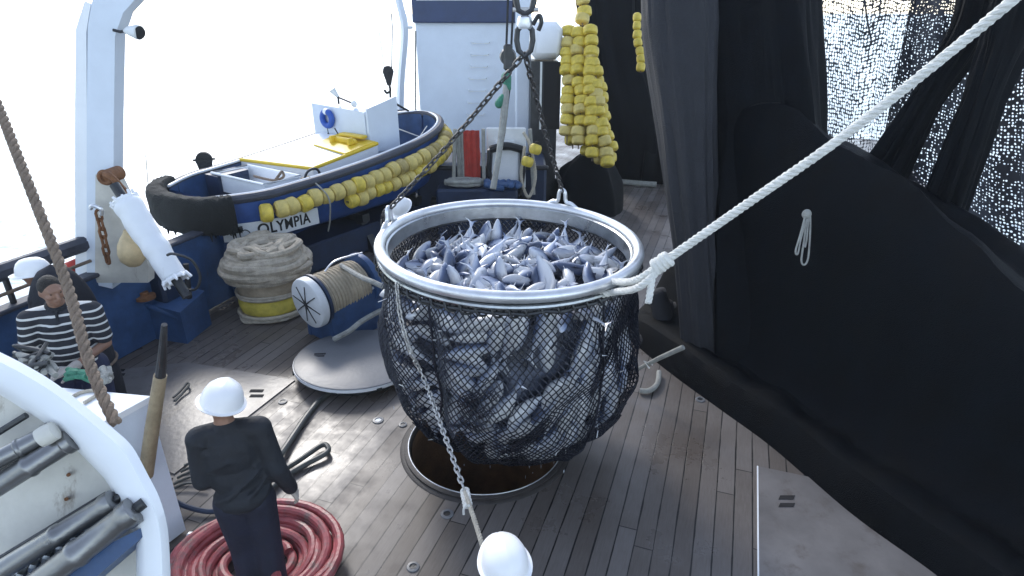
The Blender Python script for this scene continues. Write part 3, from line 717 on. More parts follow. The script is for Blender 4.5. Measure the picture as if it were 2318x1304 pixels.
# red gear lying in the far end
m_ = MB()
for i in range(7): m_.cap(V((.55 - .05 * i, 4.0 + .02 * i, 1.22 + .05 * (i % 3))), V((.35 - .07 * i, 4.45, 1.26 + .05 * (i % 2))), .07, .06)
m_.build('red_gear', 'red', boat, local=True)
MB().tube([V((.30, 3.9, 1.95)), V((.62, 4.25, 1.75)), V((.55, 4.55, 1.9))], .012, 6).build('bow_line', 'ropewhite', boat, local=True)
# float lines along the skiff's side
def float_line(pts, label, group, rad=.1, ln=.17, gap=.02, mats=('float', 'floatold'), jit=.02, par_rz=None, name='float_line'):
    ps = smoothpath(pts, 8); t = thing(name, label, 'float line', tuple(ps[0]), group)
    rope = MB().tube(resample(ps, .1), .014, 6).build('rope', 'ropebrown', t)
    cs = resample(ps, ln + gap); pro = {}
    for m_n in mats:
        m_ = MB(); m_.lathe([(.02, -ln / 2), (rad * .72, -ln / 2), (rad * .95, -ln * .36), (rad, -ln * .1), (rad, ln * .1), (rad * .95, ln * .36), (rad * .72, ln / 2), (.02, ln / 2)], (0, 0, 0), (0, 0, 1), 20)
        me = m_.build('float', m_n, None, loc=(0, 0, 0)); pro[m_n] = me.data; bpy.data.objects.remove(me)
    for i in range(len(cs) - 1):
        c = (cs[i] + cs[i + 1]) / 2; d = (cs[i + 1] - cs[i]).normalized()
        o = bpy.data.objects.new('float', pro[random.choice(mats)]); COL.objects.link(o); o.parent = t
        o.location = c - V(t['_o']) + V([random.uniform(-jit, jit) for _ in range(3)])
        q = (d + V([random.uniform(-.15, .15) for _ in range(3)])).to_track_quat('Z', 'X'); o.rotation_euler = q.to_euler()
        s_ = random.uniform(.93, 1.08); o.scale = (s_, s_, random.uniform(.92, 1.02))
    return t
MW = Matrix.Translation(V((Nn.x, Nn.y, 0))) @ Matrix.Rotation(-BA, 4, 'Z')
def bl(x, y, z): return MW @ V((x, y, z))
def side_pts(t0, t1, off, dz, n=14): return [bl(bw(t) + off, t * LB, bs(t) + dz) for t in [t0 + (t1 - t0) * i / n for i in range(n + 1)]]
G_ = 'yellow float lines lashed along the side of the skiff'
M['floatdirty'] = mat('grimy_float', (.42, .33, .12), .6, 0, .35, 7, .25, 30, dirt=(.16, .12, .07), dirt_amt=.5)
float_line(side_pts(.075, .985, .16, -.22), 'long upper line of yellow floats running the whole side of the blue skiff', G_, .128, .19, .008, mats=('float', 'floatold', 'floatold', 'floatdirty'))
float_line(side_pts(.35, .97, .17, -.42), 'shorter lower line of yellow floats under the first one on the skiff', G_, .122, .18, .008, mats=('float', 'floatold'))
MB().tube(resample(smoothpath([bl(bw(.26) + .03, .26 * LB, bs(.26) + .06), bl(bw(.27) + .27, .27 * LB, bs(.27) - .2), bl(bw(.28) + .12, .28 * LB, 1.0), bl(bw(.285) + .03, .285 * LB, .75)]), .1), .012, 6).build('lashing', 'ropegrey', boat) if False else None
tag(MB().tube(smoothpath([bl(bw(.26) - .03, .26 * LB, bs(.26) + .06), bl(bw(.27) + .28, .27 * LB, bs(.27) - .2), bl(bw(.28) + .20, .28 * LB, 1.0), bl(bw(.285) + .08, .285 * LB, .75)]), .012, 6).build('lashing', 'ropegrey'), 'thin grey lashing hanging over the floats and name board of the skiff', 'rope')
# cradle under the skiff
t = thing('skiff_cradle', 'dark steel cradle and chocks under the blue skiff', 'cradle', bl(0, 2.5, 0))
for y in (1.0, 2.6, 4.0):
    m_ = MB(); 
    for (xa, za, xb, zb) in ((.9, 0, .5, .72), (-.9, 0, -.5, .72)): m_.box((bl(xa, y, za) + bl(xb, y, zb)) / 2, (.12, .14, .82), Matrix.Rotation(-BA, 3, 'Z') @ Matrix.Rotation(-math.atan2(xa - xb, .72), 3, 'Y'))
    m_.box(bl(0, y, .60), (1.5, .16, .14), (0, 0, -BA)); m_.build('chock', 'darkmetal', t, 0)
MB().box(bl(.2, 2.6, .24), (1.2, 4.2, .48), (0, 0, -BA), .03).build('machinery_casing', 'bluedark', t)
# black sheave on its stand at the skiff's far side
c = at(462, 362, 10.3); t = thing('deck_sheave', 'black net sheave standing on a thin post beyond the near end of the skiff', 'sheave', c)
m_ = MB(); ax = V((.35, -.93, 0))
m_.lathe([(.02, -.05), (.13, -.05), (.12, -.01), (.12, .01), (.13, .05), (.02, .05)], c, ax, 26); m_.build('wheel', 'black', t)
m_ = MB(); m_.prism([(-.13, .02), (.13, .02), (.05, -.40), (-.05, -.40)], -.075, -.055, lambda x, y, z: c + V((.93, .35, 0)) * x + V((0, 0, y)) + ax * z); m_.prism([(-.13, .02), (.13, .02), (.05, -.40), (-.05, -.40)], .055, .075, lambda x, y, z: c + V((.93, .35, 0)) * x + V((0, 0, y)) + ax * z)
m_.cyl(c + V((0, 0, -.38)), c + V((0, 0, -1.4)), .05, n=12); m_.build('cheek', 'black', t)
MB().cyl(c - V((.93, .35, -.02)) * .17, c + V((.93, .35, .02)) * .17, .018, n=8).build('axle', 'black', t)
# thin aerials
for (x0, y0, x1, y1, d, lab) in ((330, 350, 345, 490, 9.3, 'thin whip aerial standing left of the skiff'), ):
    tag(MB().tube([at(x0, y0, d), at(x1, y1 + 60, d)], .006, 6).build('whip_aerial', 'darkmetal'), lab, 'aerial')
# ================================================================ AFT END
# grey davit
pts = smoothpath([atY(906, 262, 14), atY(908, 180, 14), atY(916, 70, 14), atY(905, 10, 14), atY(893, -40, 14), atY(870, -110, 14)], 6)
t = thing('grey_davit', 'slim grey davit arm standing left of the white stern tower', 'davit', atY(906, 262, 14)); t.location.z = 1; t['_o'] = tuple(t.location)
MB().tube(pts, .13, 4, sq=.6).build('arm', 'whiteblue', t, 25); MB().box(atY(906, 330, 14), (.3, .3, 1.6)).build('foot', 'bluedark', t, 0)
MB().tube([atY(912, 62, 14), atY(934, 62, 14)], .03, 8).build('tie_bar', 'pvc', t)
# hook block over the skiff
c = at(879, 165, 11.6); t = thing('hook_block', 'small black hook block hanging on two wires over the skiff', 'hook block', c)
MB().lathe([(0, -.05), (.09, -.045), (.10, 0), (.09, .045), (0, .05)], c + V((0, 0, .03)), (0, 1, 0), 22).prism([(-.1, .03), (.1, .03), (.03, -.22), (-.03, -.22)], -.04, .04, lambda x, y, z: c + V((x, z, y))).build('block', 'black', t)
m_ = MB(); m_.tube(smoothpath([c + V((0, 0, -.2)), c + V((.01, 0, -.32)), c + V((-.06, 0, -.36)), c + V((-.10, 0, -.30))]), .022, 8)
m_.tube([c + V((.01, 0, -.3)), c + V((.0, 0, -.50)), c + V((-.13, 0, -.62))], .02, 8).tube([c + V((0, 0, -.50)), c + V((.16, .1, -.62)), c + V((.30, .2, -.72))], .02, 8); m_.build('hook', 'black', t)
MB().tube([c + V((-.07, 0, .08)), at(858, 70, 11.6)], .006, 6).tube([c + V((.07, 0, .08)), at(888, 60, 11.6), at(880, -60, 11.6)], .010, 6).build('wire', 'darkmetal', t)
# stern tower
t = thing('stern_tower', 'big white stern tower with a navy band across its top', 'tower', atY(1050, 330, 16.5)); t['_o'] = (0, 0, 0); t.location = (0, 0, 0)
Yt = 16.5; a = atY(940, 55, Yt); b_ = atY(1166, 310, Yt)
MB().box(((a.x + b_.x) / 2, Yt + .9, (a.z + .2 - 1) / 2), (b_.x - a.x, 1.8, a.z + 1.2)).build('wall', 'whiteblue', t, 0)
a2 = atY(934, 52, Yt - .12); b2 = atY(1172, -60, Yt - .12)
MB().box(((a2.x + b2.x) / 2, Yt + .85, (a2.z + b2.z) / 2), (b2.x - a2.x, 2.0, b2.z - a2.z), None, .03).build('navy_band', 'navyband', t)
MB().box(((a2.x + b2.x) / 2, Yt - .2, a2.z + .62), ((b2.x - a2.x) * .9, .04, .25), (.3, 0, 0)).build('rolled_awning', 'pvc', t)
m_ = MB()
for i in range(7):
    y = 96 + i * 27; p = atY(1088 - i * 2, y, Yt - .05)
    m_ = MB(); m_.tube([p + V((-.22, .05, 0)), p + V((-.2, -.06, -.02)), p + V((-.1, -.07, -.02))], .016, 6).tube([p + V((.1, -.07, -.02)), p + V((.2, -.06, -.02)), p + V((.22, .05, 0))], .016, 6).tube([p + V((-.1, -.07, -.02)), p + V((.1, -.07, -.02))], .008, 6)
    m_.build('rung', 'pvc', t)
MB().tube([atY(941, 70, Yt - .3), atY(941, 256, Yt - .3)], .018, 6).build('corner_pipe', 'darkmetal', t)
# white column and locker right of the tower
Yc = 13.6; a = atY(1167, -40, Yc); b_ = atY(1200, 306, Yc)
t = thing('white_column', 'narrow white column right of the stern tower, behind the lifting chains', 'column', ((a.x + b_.x) / 2, Yc, 0))
MB().box(((a.x + b_.x) / 2, Yc + .12, a.z / 2), (b_.x - a.x, .26, a.z), None, .04).build('shaft', 'whiteblue', t)
MB().box(((a.x + b_.x) / 2, Yc + .12, .15), (b_.x - a.x + .16, .42, .1)).build('base_plate', 'darkmetal', t, 0)
a = atY(1200, 50, 13); b_ = atY(1273, 136, 13); t = thing('deck_house', 'dark aft deck house with a rounded white roof box, left of the yellow floats', 'deck house', (a.x, 13, 0))
MB().box(((a.x + b_.x) / 2, 13.5, (a.z + b_.z) / 2), (b_.x - a.x, 1.0, a.z - b_.z), None, .13).build('roof_box', 'white_clean', t, 50)
MB().box(((a.x + b_.x) / 2 - .02, 13.55, b_.z / 2 - .03), (b_.x - a.x - .10, .9, b_.z), None, .0).build('wall', 'darkmetal', t, 0)
a = atY(1232, 140, 13.08); b_ = atY(1266, 292, 13.08); MB().box(((a.x + b_.x) / 2, 13.07, (a.z + b_.z) / 2), (b_.x - a.x, .05, a.z - b_.z)).build('door', 'dark', t, 0)
MB().box((a.x - .06, 13.05, (a.z + b_.z) / 2), (.04, .05, a.z - b_.z)).build('door_post', 'pvc', t, 0)
# dark machinery house behind the ring
a = atY(948, 330, 11.6); b_ = atY(1215, 330, 11.6)
t = thing('net_winch_house', 'dark navy winch housing across the deck behind the steel ring', 'winch house', ((a.x + b_.x) / 2, 12, 0))
MB().box(((a.x + b_.x) / 2 + .05, 12.3, .62), (b_.x - a.x + .3, 1.3, 1.24), None, .05).build('housing', 'bluedark', t)
MB().box(((a.x + b_.x) / 2 + .05, 11.62, 1.22), (b_.x - a.x + .36, .1, .08), None, .02).build('coaming', 'darkmetal', t)
MB().cyl((a.x + .2, 11.5, .4), (b_.x - .1, 11.5, .4), .28, n=24).build('drum', 'darkmetal', t)
# white board in a black frame
Yb = 11.45; a = atY(1098, 300, Yb); b_ = atY(1192, 445, Yb); t = thing('float_rack', 'white board in a thick rounded black frame leaning aft of the ring', 'rack', ((a.x + b_.x) / 2, Yb, b_.z)); 
cx_ = (a.x + b_.x) / 2; cz = (a.z + b_.z) / 2; hw = (b_.x - a.x) / 2; hh = (a.z - b_.z) / 2
MB().box((cx_, Yb + .12, cz + .1), (hw * 1.9, .05, hh * 1.9), None, .02).build('board', 'pvc', t)
MB().tube([V((cx_ + hw * x, Yb, cz + hh * z)) for x, z in ((-.5, .55), (.5, .55), (.78, .45), (.8, -.2), (.7, -.95), (-.6, -.95), (-.85, -.2), (-.78, .45))], .055, 8, closed=True).build('frame', 'darkmetal', t)
MB().tube(smoothpath([V((cx_ - hw * .75, Yb - .05, cz + hh * .5)), V((cx_, Yb - .08, cz + hh * .62)), V((cx_ + hw * .75, Yb - .05, cz + hh * .5))]), .07, 8).build('top_roll', 'black', t)
MB().prism([(-.28, -.45), (.22, -.45), (.22, .25), (.15, .5), (-.2, .5), (-.28, .25)], 0, .05, lambda x, y, z: V((cx_ + x, Yb + .02 + z, cz - .05 + y))).build('inner_board', 'white', t, 0)
# hanging cloths and pipes
for (x, w_, mname, nm, lab, y0, y1) in ((1066, .30, 'red', 'red_cloth', 'faded red cloth hanging between pale pipes aft', 296, 408), (1042, .16, 'ropegrey', 'grey_cloth', 'grey rag hanging left of the red cloth', 300, 410)):
    a = atY(x, y0, 11.4); b_ = atY(x, y1, 11.4); m_ = MB()
    m_.grid(lambda u, v: V((a.x + (math.cos(u * 6.283) * w_ / 2) * (1 + .15 * N3(u * 5, v * 3)), 11.4 + math.sin(u * 6.283) * .05 + .02 * math.sin(math.cos(u * 6.28) * 9), a.z + (b_.z - a.z) * v)), 40, 12, closeu=True)
    tag(m_.build(nm, mname), lab, 'cloth')
for i, (x0, x1) in enumerate(((1094, 1096), (1200, 1208), (1030, 1026))):
    tag(MB().tube([atY(x0, 292, 11.35), atY(x1, 440, 11.35)], .035, 10).build('pale_pipe', 'ropegrey'), ['pale upright pipe just right of the red cloth', 'pale upright pipe right of the framed white board', 'pale upright pipe left of the grey rag'][i], 'pipe', 'upright pipes aft of the ring')
# coiled ropes there
def coil(c, r0, r1, turns, rad, layers=1, name='rope_coil', m_='rope', lab='', cat='rope coil', n=26, jit=.02, sq=1.0, rz=0, group=None):
    pts = []; N = int(turns * n)
    for i in range(N + 1):
        f = i / N; q = (f * layers) % 1.0; L = int(f * layers - 1e-6); rr = r0 + (r1 - r0) * (q if L % 2 == 0 else 1 - q); a = 2 * math.pi * turns * f
        pts.append(V((math.cos(a) * (rr + random.uniform(-jit, jit)), math.sin(a) * (rr + random.uniform(-jit, jit)) * sq, rad + L * rad * 1.7 + random.uniform(0, jit * .6))))
    rm = Matrix.Rotation(rz, 3, 'Z'); m__ = MB().tube([rm @ p + V(c) for p in pts], rad, 8)
    return tag(m__.build(name, m_), lab, cat, group)
c = atY(1050, 432, 11.2); coil((c.x, c.y, 0.98), .16, .36, 5, .035, 2, lab='loose grey rope coil lying left of the framed white board', m_='ropegrey', sq=.45)
MB().box((c.x, c.y + .05, .47), (.85, .5, .96), None, .04)
t2 = tag(MB().box((c.x + .25, c.y + .05, .48), (1.5, .5, .96), None, .04).build('gear_locker', 'bluedark'), 'low dark locker carrying the grey rope coil aft of the ring', 'locker')
m_ = MB(); c = atY(1140, 444, 11.1)
for i in range(16): m_.cap(V((c.x + random.uniform(-.32, .32), c.y + random.uniform(-.15, .1), .98 + random.uniform(0, .08))), V((c.x + random.uniform(-.32, .32), c.y + random.uniform(-.15, .1), .98 + random.uniform(0, .12))), .06, .05)
tag(m_.build('blue_rag', 'bluemid'), 'crumpled blue rag lying beneath the framed white board', 'rag')
m_ = rope_mb([atY(1185, 300, 11.3), atY(1200, 330, 11.2), atY(1212, 400, 11.1), atY(1196, 446, 11.1), atY(1180, 400, 11.2), atY(1188, 330, 11.2)], .03); tag(m_.build('hanging_rope', 'rope'), 'pale rope looped over the right of the framed board', 'rope')
for i, (x, y) in enumerate(((1212, 338), (1194, 366))):
    t = thing('loose_float', ['single yellow float at the right shoulder of the framed board', 'second yellow float lower left on the looped rope'][i], 'float', atY(x, y, 11.0), 'two floats on the looped rope')
    c = V(t['_o']); MB().lathe([(.02, -.09), (.08, -.085), (.105, -.05), (.11, 0), (.105, .05), (.08, .085), (.02, .09)], c, (.3, .2, 1), 20).build('float_body', 'float', t)
    MB().torus(c + V((.03, .02, .10)), .03, .012, (0, 1, 0), 14, 6).build('eyelet', 'black', t)
# tackle hanging behind the chains
t = thing('hanging_tackle', 'long green-sheathed rope tackle hanging behind the lifting chains', 'tackle', at(1140, 430, 9.5))
MB().tube([at(1147, 190, 9.5), at(1141, 260, 9.5), at(1128, 360, 9.5), at(1116, 428, 9.5)], [.05, .06, .045, .05], 10).build('sheath', 'ropegrey', t)
MB().tube([at(1155, 190, 9.5), at(1150, 230, 9.5), at(1142, 300, 9.5), at(1120, 425, 9.5)], .018, 6).tube([at(1146, 110, 9.5), at(1152, -60, 9.5)], .02, 6).tube([at(1157, 110, 9.5), at(1166, -60, 9.5)], .02, 6).build('fall', 'black', t)
MB().lathe([(0, -.06), (.11, -.055), (.13, 0), (.11, .055), (0, .06)], at(1150, 128, 9.5), (0, 1, 0), 22).box(at(1150, 130, 9.45), (.14, .1, .38), None, .03).build('block', 'darkmetal', t)
m_ = MB(); m_.cap(at(1146, 175, 9.5), at(1150, 200, 9.5), .08, .05).cap(at(1138, 220, 9.5), at(1130, 235, 9.5), .05, .07); m_.build('knot', 'green', t)

# hanging stack of float lines, port edge of the big net
random.seed(11)
G2 = 'hanging lines of yellow floats stacked beside the black net'
def col_pts(x0, y0, x1, y1, d, bow=0):
    return [at(x0 + (x1 - x0) * f + bow * math.sin(f * math.pi) + 3 * math.sin(f * 9 + x0), y0 + (y1 - y0) * f, d) for f in [i / 7 for i in range(8)]]
cols = [(1284, 62, 1286, 328, 12.2, 'outermost'), (1309, 60, 1312, 345, 12.1, 'second'), (1333, 62, 1341, 370, 12.0, 'third'), (1316, -30, 1322, 70, 12.3, 'short upper'), (1338, 110, 1374, 385, 12.0, 'innermost long'), (1352, 190, 1386, 380, 12.15, 'thin last'), (1297, 66, 1299, 338, 12.38, 'b1'), (1321, 66, 1328, 352, 12.38, 'b2'), (1346, 150, 1362, 384, 12.33, 'b3')]
labs = ['leftmost hanging line of yellow floats, beside the dark deck house', 'second hanging line of yellow floats counted from the deck house', 'third hanging line of yellow floats counted from the deck house, reaching lower',
        'short line of yellow floats at the very top of the stack', 'long line of yellow floats against the black net, fourth from the deck house', 'short line of yellow floats at the lower right tip of the stack',
        'rear line of yellow floats seen between the leftmost two of the stack', 'rear line of yellow floats seen between the second and third of the stack', 'rear line of yellow floats behind the right edge of the stack']
for (x0, y0, x1, y1, d, _), lab in zip(cols, labs):
    float_line(col_pts(x0, y0, x1, y1, d), lab, G2, .142, .19, .004, mats=('float', 'float', 'float', 'float', 'floatold'), jit=.03)
float_line(col_pts(1440, 30, 1452, 165, 12.4), 'single line of yellow-green floats in the gap right of the black net', G2, .085, .16, .01, mats=('float',), jit=.012)

# ================================================================ NETS
# far black net hanging by the floats
p0 = [at(1386, -90, 14.7), at(1386, 60, 14.7), at(1404, 190, 14.7), at(1428, 300, 14.8), gr(1436, 409, -.03)]
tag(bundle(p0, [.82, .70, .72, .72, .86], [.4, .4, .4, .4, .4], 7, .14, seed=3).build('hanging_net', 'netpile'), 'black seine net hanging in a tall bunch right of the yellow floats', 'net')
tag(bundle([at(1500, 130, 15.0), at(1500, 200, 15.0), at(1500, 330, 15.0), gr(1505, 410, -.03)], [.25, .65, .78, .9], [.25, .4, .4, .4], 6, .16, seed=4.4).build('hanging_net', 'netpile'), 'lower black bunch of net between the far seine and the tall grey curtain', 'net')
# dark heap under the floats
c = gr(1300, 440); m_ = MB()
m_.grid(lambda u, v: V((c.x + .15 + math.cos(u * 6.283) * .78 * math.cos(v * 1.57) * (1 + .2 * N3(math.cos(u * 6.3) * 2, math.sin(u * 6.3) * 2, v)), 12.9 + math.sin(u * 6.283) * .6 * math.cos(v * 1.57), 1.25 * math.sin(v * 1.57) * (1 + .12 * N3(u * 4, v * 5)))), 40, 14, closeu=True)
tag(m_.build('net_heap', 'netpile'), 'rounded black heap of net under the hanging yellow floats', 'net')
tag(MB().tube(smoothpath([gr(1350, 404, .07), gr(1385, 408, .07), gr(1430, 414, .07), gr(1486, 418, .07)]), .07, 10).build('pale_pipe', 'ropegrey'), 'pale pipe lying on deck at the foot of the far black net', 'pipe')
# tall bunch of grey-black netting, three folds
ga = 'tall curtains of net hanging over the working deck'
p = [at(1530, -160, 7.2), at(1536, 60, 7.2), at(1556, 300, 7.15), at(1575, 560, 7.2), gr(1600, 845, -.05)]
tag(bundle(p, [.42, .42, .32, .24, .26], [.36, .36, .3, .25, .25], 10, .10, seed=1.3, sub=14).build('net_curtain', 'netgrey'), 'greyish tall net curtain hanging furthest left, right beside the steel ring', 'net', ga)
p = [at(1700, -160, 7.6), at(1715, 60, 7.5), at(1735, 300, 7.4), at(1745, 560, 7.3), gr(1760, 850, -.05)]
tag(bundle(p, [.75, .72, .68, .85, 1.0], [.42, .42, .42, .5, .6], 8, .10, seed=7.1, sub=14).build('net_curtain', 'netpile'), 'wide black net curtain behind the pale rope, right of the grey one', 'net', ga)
# the great heap of net
FA = gr(1490, 822); FB = gr(2110, 1306); FD = (FB - FA).normalized(); FN = V((-FD.y, FD.x, 0)); 
if FN.x < 0: FN = -FN
def heap(u, v):
    s = -1.2 + u * 7.2; w_ = v * 5.0
    base = FA + FD * s + FN * w_
    base += FN * (.10 * N3(s * .9, 2.2))
    HT = [(-1.2, 2.7), (.0, 2.85), (.45, 2.88), (.95, 2.70), (1.4, 2.52), (1.8, 2.42), (2.3, 2.20), (2.8, 1.92), (3.6, 1.5), (6.1, 1.1)]; H = HT[-1][1]
    for k in range(len(HT) - 1):
        if HT[k][0] <= s <= HT[k + 1][0]: H = HT[k][1] + (HT[k + 1][1] - HT[k][1]) * (s - HT[k][0]) / (HT[k + 1][0] - HT[k][0])
    H *= 1 - .62 * min(1, max(0, (w_ - 1.4) / 2.2))
    q = min(1, w_ / 1.75)
    prof = .36 * min(1, w_ / .12) ** .5 * (1 if w_ < .55 else 1) 
    rise = max(0, (w_ - .38) / .75); rise = min(1, rise); rise = rise * rise * (3 - 2 * rise)
    h = prof * .9 + (H - .33) * rise
    h *= 1 + .06 * N3(s * 1.3, w_ * 1.3) 
    h += .08 * math.sin(w_ * 7.5 + 1.6 * N3(s * .7, w_ * .8, 4)) * min(1, w_ * 2) + .05 * N3(s * 3, w_ * 3, 2) * min(1, w_ * 3) + .012 * N3(s * 9, w_ * 9, 2) * min(1, w_ * 3) + .05 * math.sin(s * 2.3 + w_ * 5 + 2 * N3(s, w_)) * min(1, w_)
    end = min(1, (s + 1.2) / .8); h *= end ** .5 if end > 0 else 0
    return V((base.x, base.y, max(0, h) + .0 if w_ > 0 else -.01))
m_ = MB(); m_.grid(heap, 110, 90)
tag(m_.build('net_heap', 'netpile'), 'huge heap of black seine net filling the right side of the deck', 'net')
def sheet(name, q, m_n, lab, sag=.25, nu=30, nv=30, us=3.0, vs=3.0, group=None, th=.02):
    """hung sheet with slack: q = four corners tl,tr,br,bl"""
    def fn(u, v, o=0):
        p = (q[0] * (1 - u) + q[1] * u) * (1 - v) + (q[3] * (1 - u) + q[2] * u) * v
        n_ = (q[1] - q[0]).cross(q[3] - q[0]).normalized()
        return p + n_ * (sag * math.sin(u * math.pi) * math.sin(v * math.pi) + .08 * math.sin(u * 19 + 3 * N3(u * 3, v)) + .05 * N3(u * 6, v * 6) + o)
    m_ = MB(); m_.grid(lambda u, v: fn(u, v), nu, nv, (us, vs))
    return tag(m_.build(name, m_n), lab, 'net', group)
gs = 'thin netting hung up at the right of the deck'
sheet('hung_netting', [at(1790, -120, 8.6), at(2200, -120, 8.2), at(2060, 500, 8.0), at(1800, 500, 8.4)], 'sheer', 'thin see-through netting high on the right with bright sky behind it', us=2.6, vs=3.4, group=gs)
sheet('hung_netting', [at(2090, -140, 6.6), at(2520, -140, 5.9), at(2600, 900, 5.5), at(1950, 560, 6.6)], 'sheer2', 'denser doubled netting hanging at the far right edge above the heap', us=3.2, vs=4.6, group=gs)
tag(bundle([at(2235, -130, 6.2), at(2200, 60, 6.2), at(2095, 230, 6.3), at(1975, 440, 6.6)], [.20, .17, .15, .26], [.12, .1, .1, .2], 6, .2, seed=2.2).build('net_fold', 'netpile'), 'black gathered fold of net crossing diagonally beside the bright netting', 'net', 'gathered folds in the hung netting')
tag(bundle([at(2330, -130, 5.7), at(2290, 60, 5.7), at(2225, 230, 5.8), at(2105, 560, 6.2)], [.22, .22, .16, .22], [.12, .1, .1, .2], 6, .2, seed=5.2).build('net_fold', 'netpile'), 'black gathered fold of net running down near the right edge', 'net', 'gathered folds in the hung netting')
tag(MB().tube([at(1954, -30, 8.9), at(1962, 40, 8.9), at(1972, 90, 8.9)], .012, 6).build('thin_cord', 'black'), 'thin dark cord hanging behind the bright netting', 'cord')
# looped grey cord against the dark net
c0 = at(1826, 485, 6.0); t = thing('cord_loops', 'grey looped cord ends hanging on the dark net wall', 'cord', c0)
MB().ell(c0, (.045, .04, .05)).build('knot', 'ropegrey', t)
m_ = MB()
for pl in ([(1822, 492), (1812, 530), (1801, 568), (1806, 574), (1813, 540), (1824, 500)], [(1826, 495), (1820, 545), (1814, 590), (1822, 599), (1830, 580), (1834, 520), (1834, 490)], [(1830, 495), (1826, 540), (1822, 560)]):
    m_.tube(smoothpath([at(x, y, 5.98) for x, y in pl], 6), .009, 6)
m_.build('loop', 'ropegrey', t)

# ================================================================ LIFTING GEAR AND NET BAG
RC = V((-.022, 4.97, 2.12)); RR = 1.085; tilt = Matrix.Rotation(R(1.5), 3, 'Y') @ Matrix.Rotation(R(1.0), 3, 'X')
bag = thing('brail_net', 'round black net bag full of fish hanging from a polished steel ring', 'net bag', (RC.x, RC.y, 0))
def rp(a, r=RR, z=0): return RC + tilt @ V((math.cos(a) * r, math.sin(a) * r, z))
AXI = tilt @ V((0, 0, 1))
rg = MB().lathe([(RR + .046 * math.cos(2 * math.pi * i / 14), .046 * math.sin(2 * math.pi * i / 14)) for i in range(14)], RC, AXI, 120, True).build('ring', 'steel', bag, 60)
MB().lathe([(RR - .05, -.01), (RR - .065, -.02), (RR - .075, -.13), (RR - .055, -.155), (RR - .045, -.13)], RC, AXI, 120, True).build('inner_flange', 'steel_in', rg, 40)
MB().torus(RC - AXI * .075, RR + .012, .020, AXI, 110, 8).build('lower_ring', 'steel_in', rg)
# shackle lugs on the ring
def lug(a):
    c = rp(a, RR + .01, .04); m_ = MB(); t_ = V((-math.sin(a), math.cos(a), 0))
    m_.tube(smoothpath([c - t_ * .16 + V((0, 0, -.02)), c - t_ * .10 + V((0, 0, .02)), c - t_ * .045 + V((0, 0, .035)), c - t_ * .03 + V((0, 0, .12)), c + V((0, 0, .15)), c + t_ * .03 + V((0, 0, .12)), c + t_ * .045 + V((0, 0, .035)), c + t_ * .10 + V((0, 0, .02)), c + t_ * .16 + V((0, 0, -.02))], 5), .02, 8)
    return m_.build('lug', 'steel', rg)
A1, A2 = R(166), R(62)
lug(A1); lug(A2)
# netting
def prof_r(s):   # s = 0 at the ring .. 1 at the bottom
    k = [(0, 1.02), (.08, 1.055), (.2, 1.10), (.35, 1.135), (.5, 1.13), (.62, 1.08), (.74, .97), (.85, .80), (.94, .55), (1, .30)]
    for i in range(len(k) - 1):
        if s <= k[i + 1][0]:
            f = (s - k[i][0]) / (k[i + 1][0] - k[i][0]); f = f * f * (3 - 2 * f) * .35 + f * .65; return k[i][1] + (k[i + 1][1] - k[i][1]) * f
    return .3
BH = 1.95
def bagp(a, s, off=0.0):
    fold = .040 * math.sin(5 * a + 7 * s + 2.5 * N3(math.cos(a) * 1.2, math.sin(a) * 1.2, s * 2)) + .075 * N3(math.cos(a) * 2.2, math.sin(a) * 2.2, s * 3.1) + .03 * N3(math.cos(a) * 6, math.sin(a) * 6, s * 6)
    cl = .10 * math.exp(-((a - R(236)) / .10) ** 2) * min(1, s * 5) + .07 * math.exp(-((a - R(312)) / .09) ** 2) * min(1, s * 5) + .12 * math.exp(-((a - R(4)) / .2) ** 2) * s
    am = min(1, s * 4)
    r = prof_r(s) + fold * am - cl + off
    z = -.10 - BH * s * (1 + .045 * N3(math.cos(a) * 1.5, math.sin(a) * 1.5, 5) * am)
    lean = V((.10, .04, 0)) * s * s * 1.4
    return RC + tilt @ V((math.cos(a) * r, math.sin(a) * r, z)) + lean
bagp_in = bagp
def netting(nc, nr, rad, off, keep=None, kw=3):
    m_ = MB(); v = m_.v; f = m_.f
    def P(i, j): 
        a = 2 * math.pi * (i + .5 * (j % 2)) / nc + .02 * N3(i * .3, j * .4); s = j / nr + .004 * N3(i * .5, j * .7, 3); return bagp(a % (2 * math.pi), max(0, s), off), a, s
    cache = {}
    def G(i, j):
        k = (i % nc, j)
        if k not in cache: cache[k] = P(*k)
        return cache[k]
    for j in range(nr):
        for i in range(nc):
            p, a, s = G(i, j)
            for q in ((G(i, j + 1), G(i - 1, j + 1)) if j % 2 == 0 else (G(i + 1, j + 1), G(i, j + 1))):
                if keep and not keep(a, s): continue
                b = q[0]; d = b - p; x, y = basis(d); o = len(v)
                for e in (p, b):
                    for k in range(kw):
                        t_ = 2 * math.pi * k / kw; v.append(e + (x * math.cos(t_) + y * math.sin(t_)) * rad)
                for k in range(kw): l = (k + 1) % kw; f.append((o + k, o + l, o + kw + l, o + kw + k))
    return m_
netting(128, 60, .0058, .014).build('netting', 'net', bag, 80)
def kp(a, s): return N3(math.cos(a) * 2.4 + 3, math.sin(a) * 2.4 + s * 2.5, s * 4.2 + math.cos(a) * 2) > .27
netting(140, 66, .0056, .028, kp).build('doubled_netting', 'net', bag, 80)
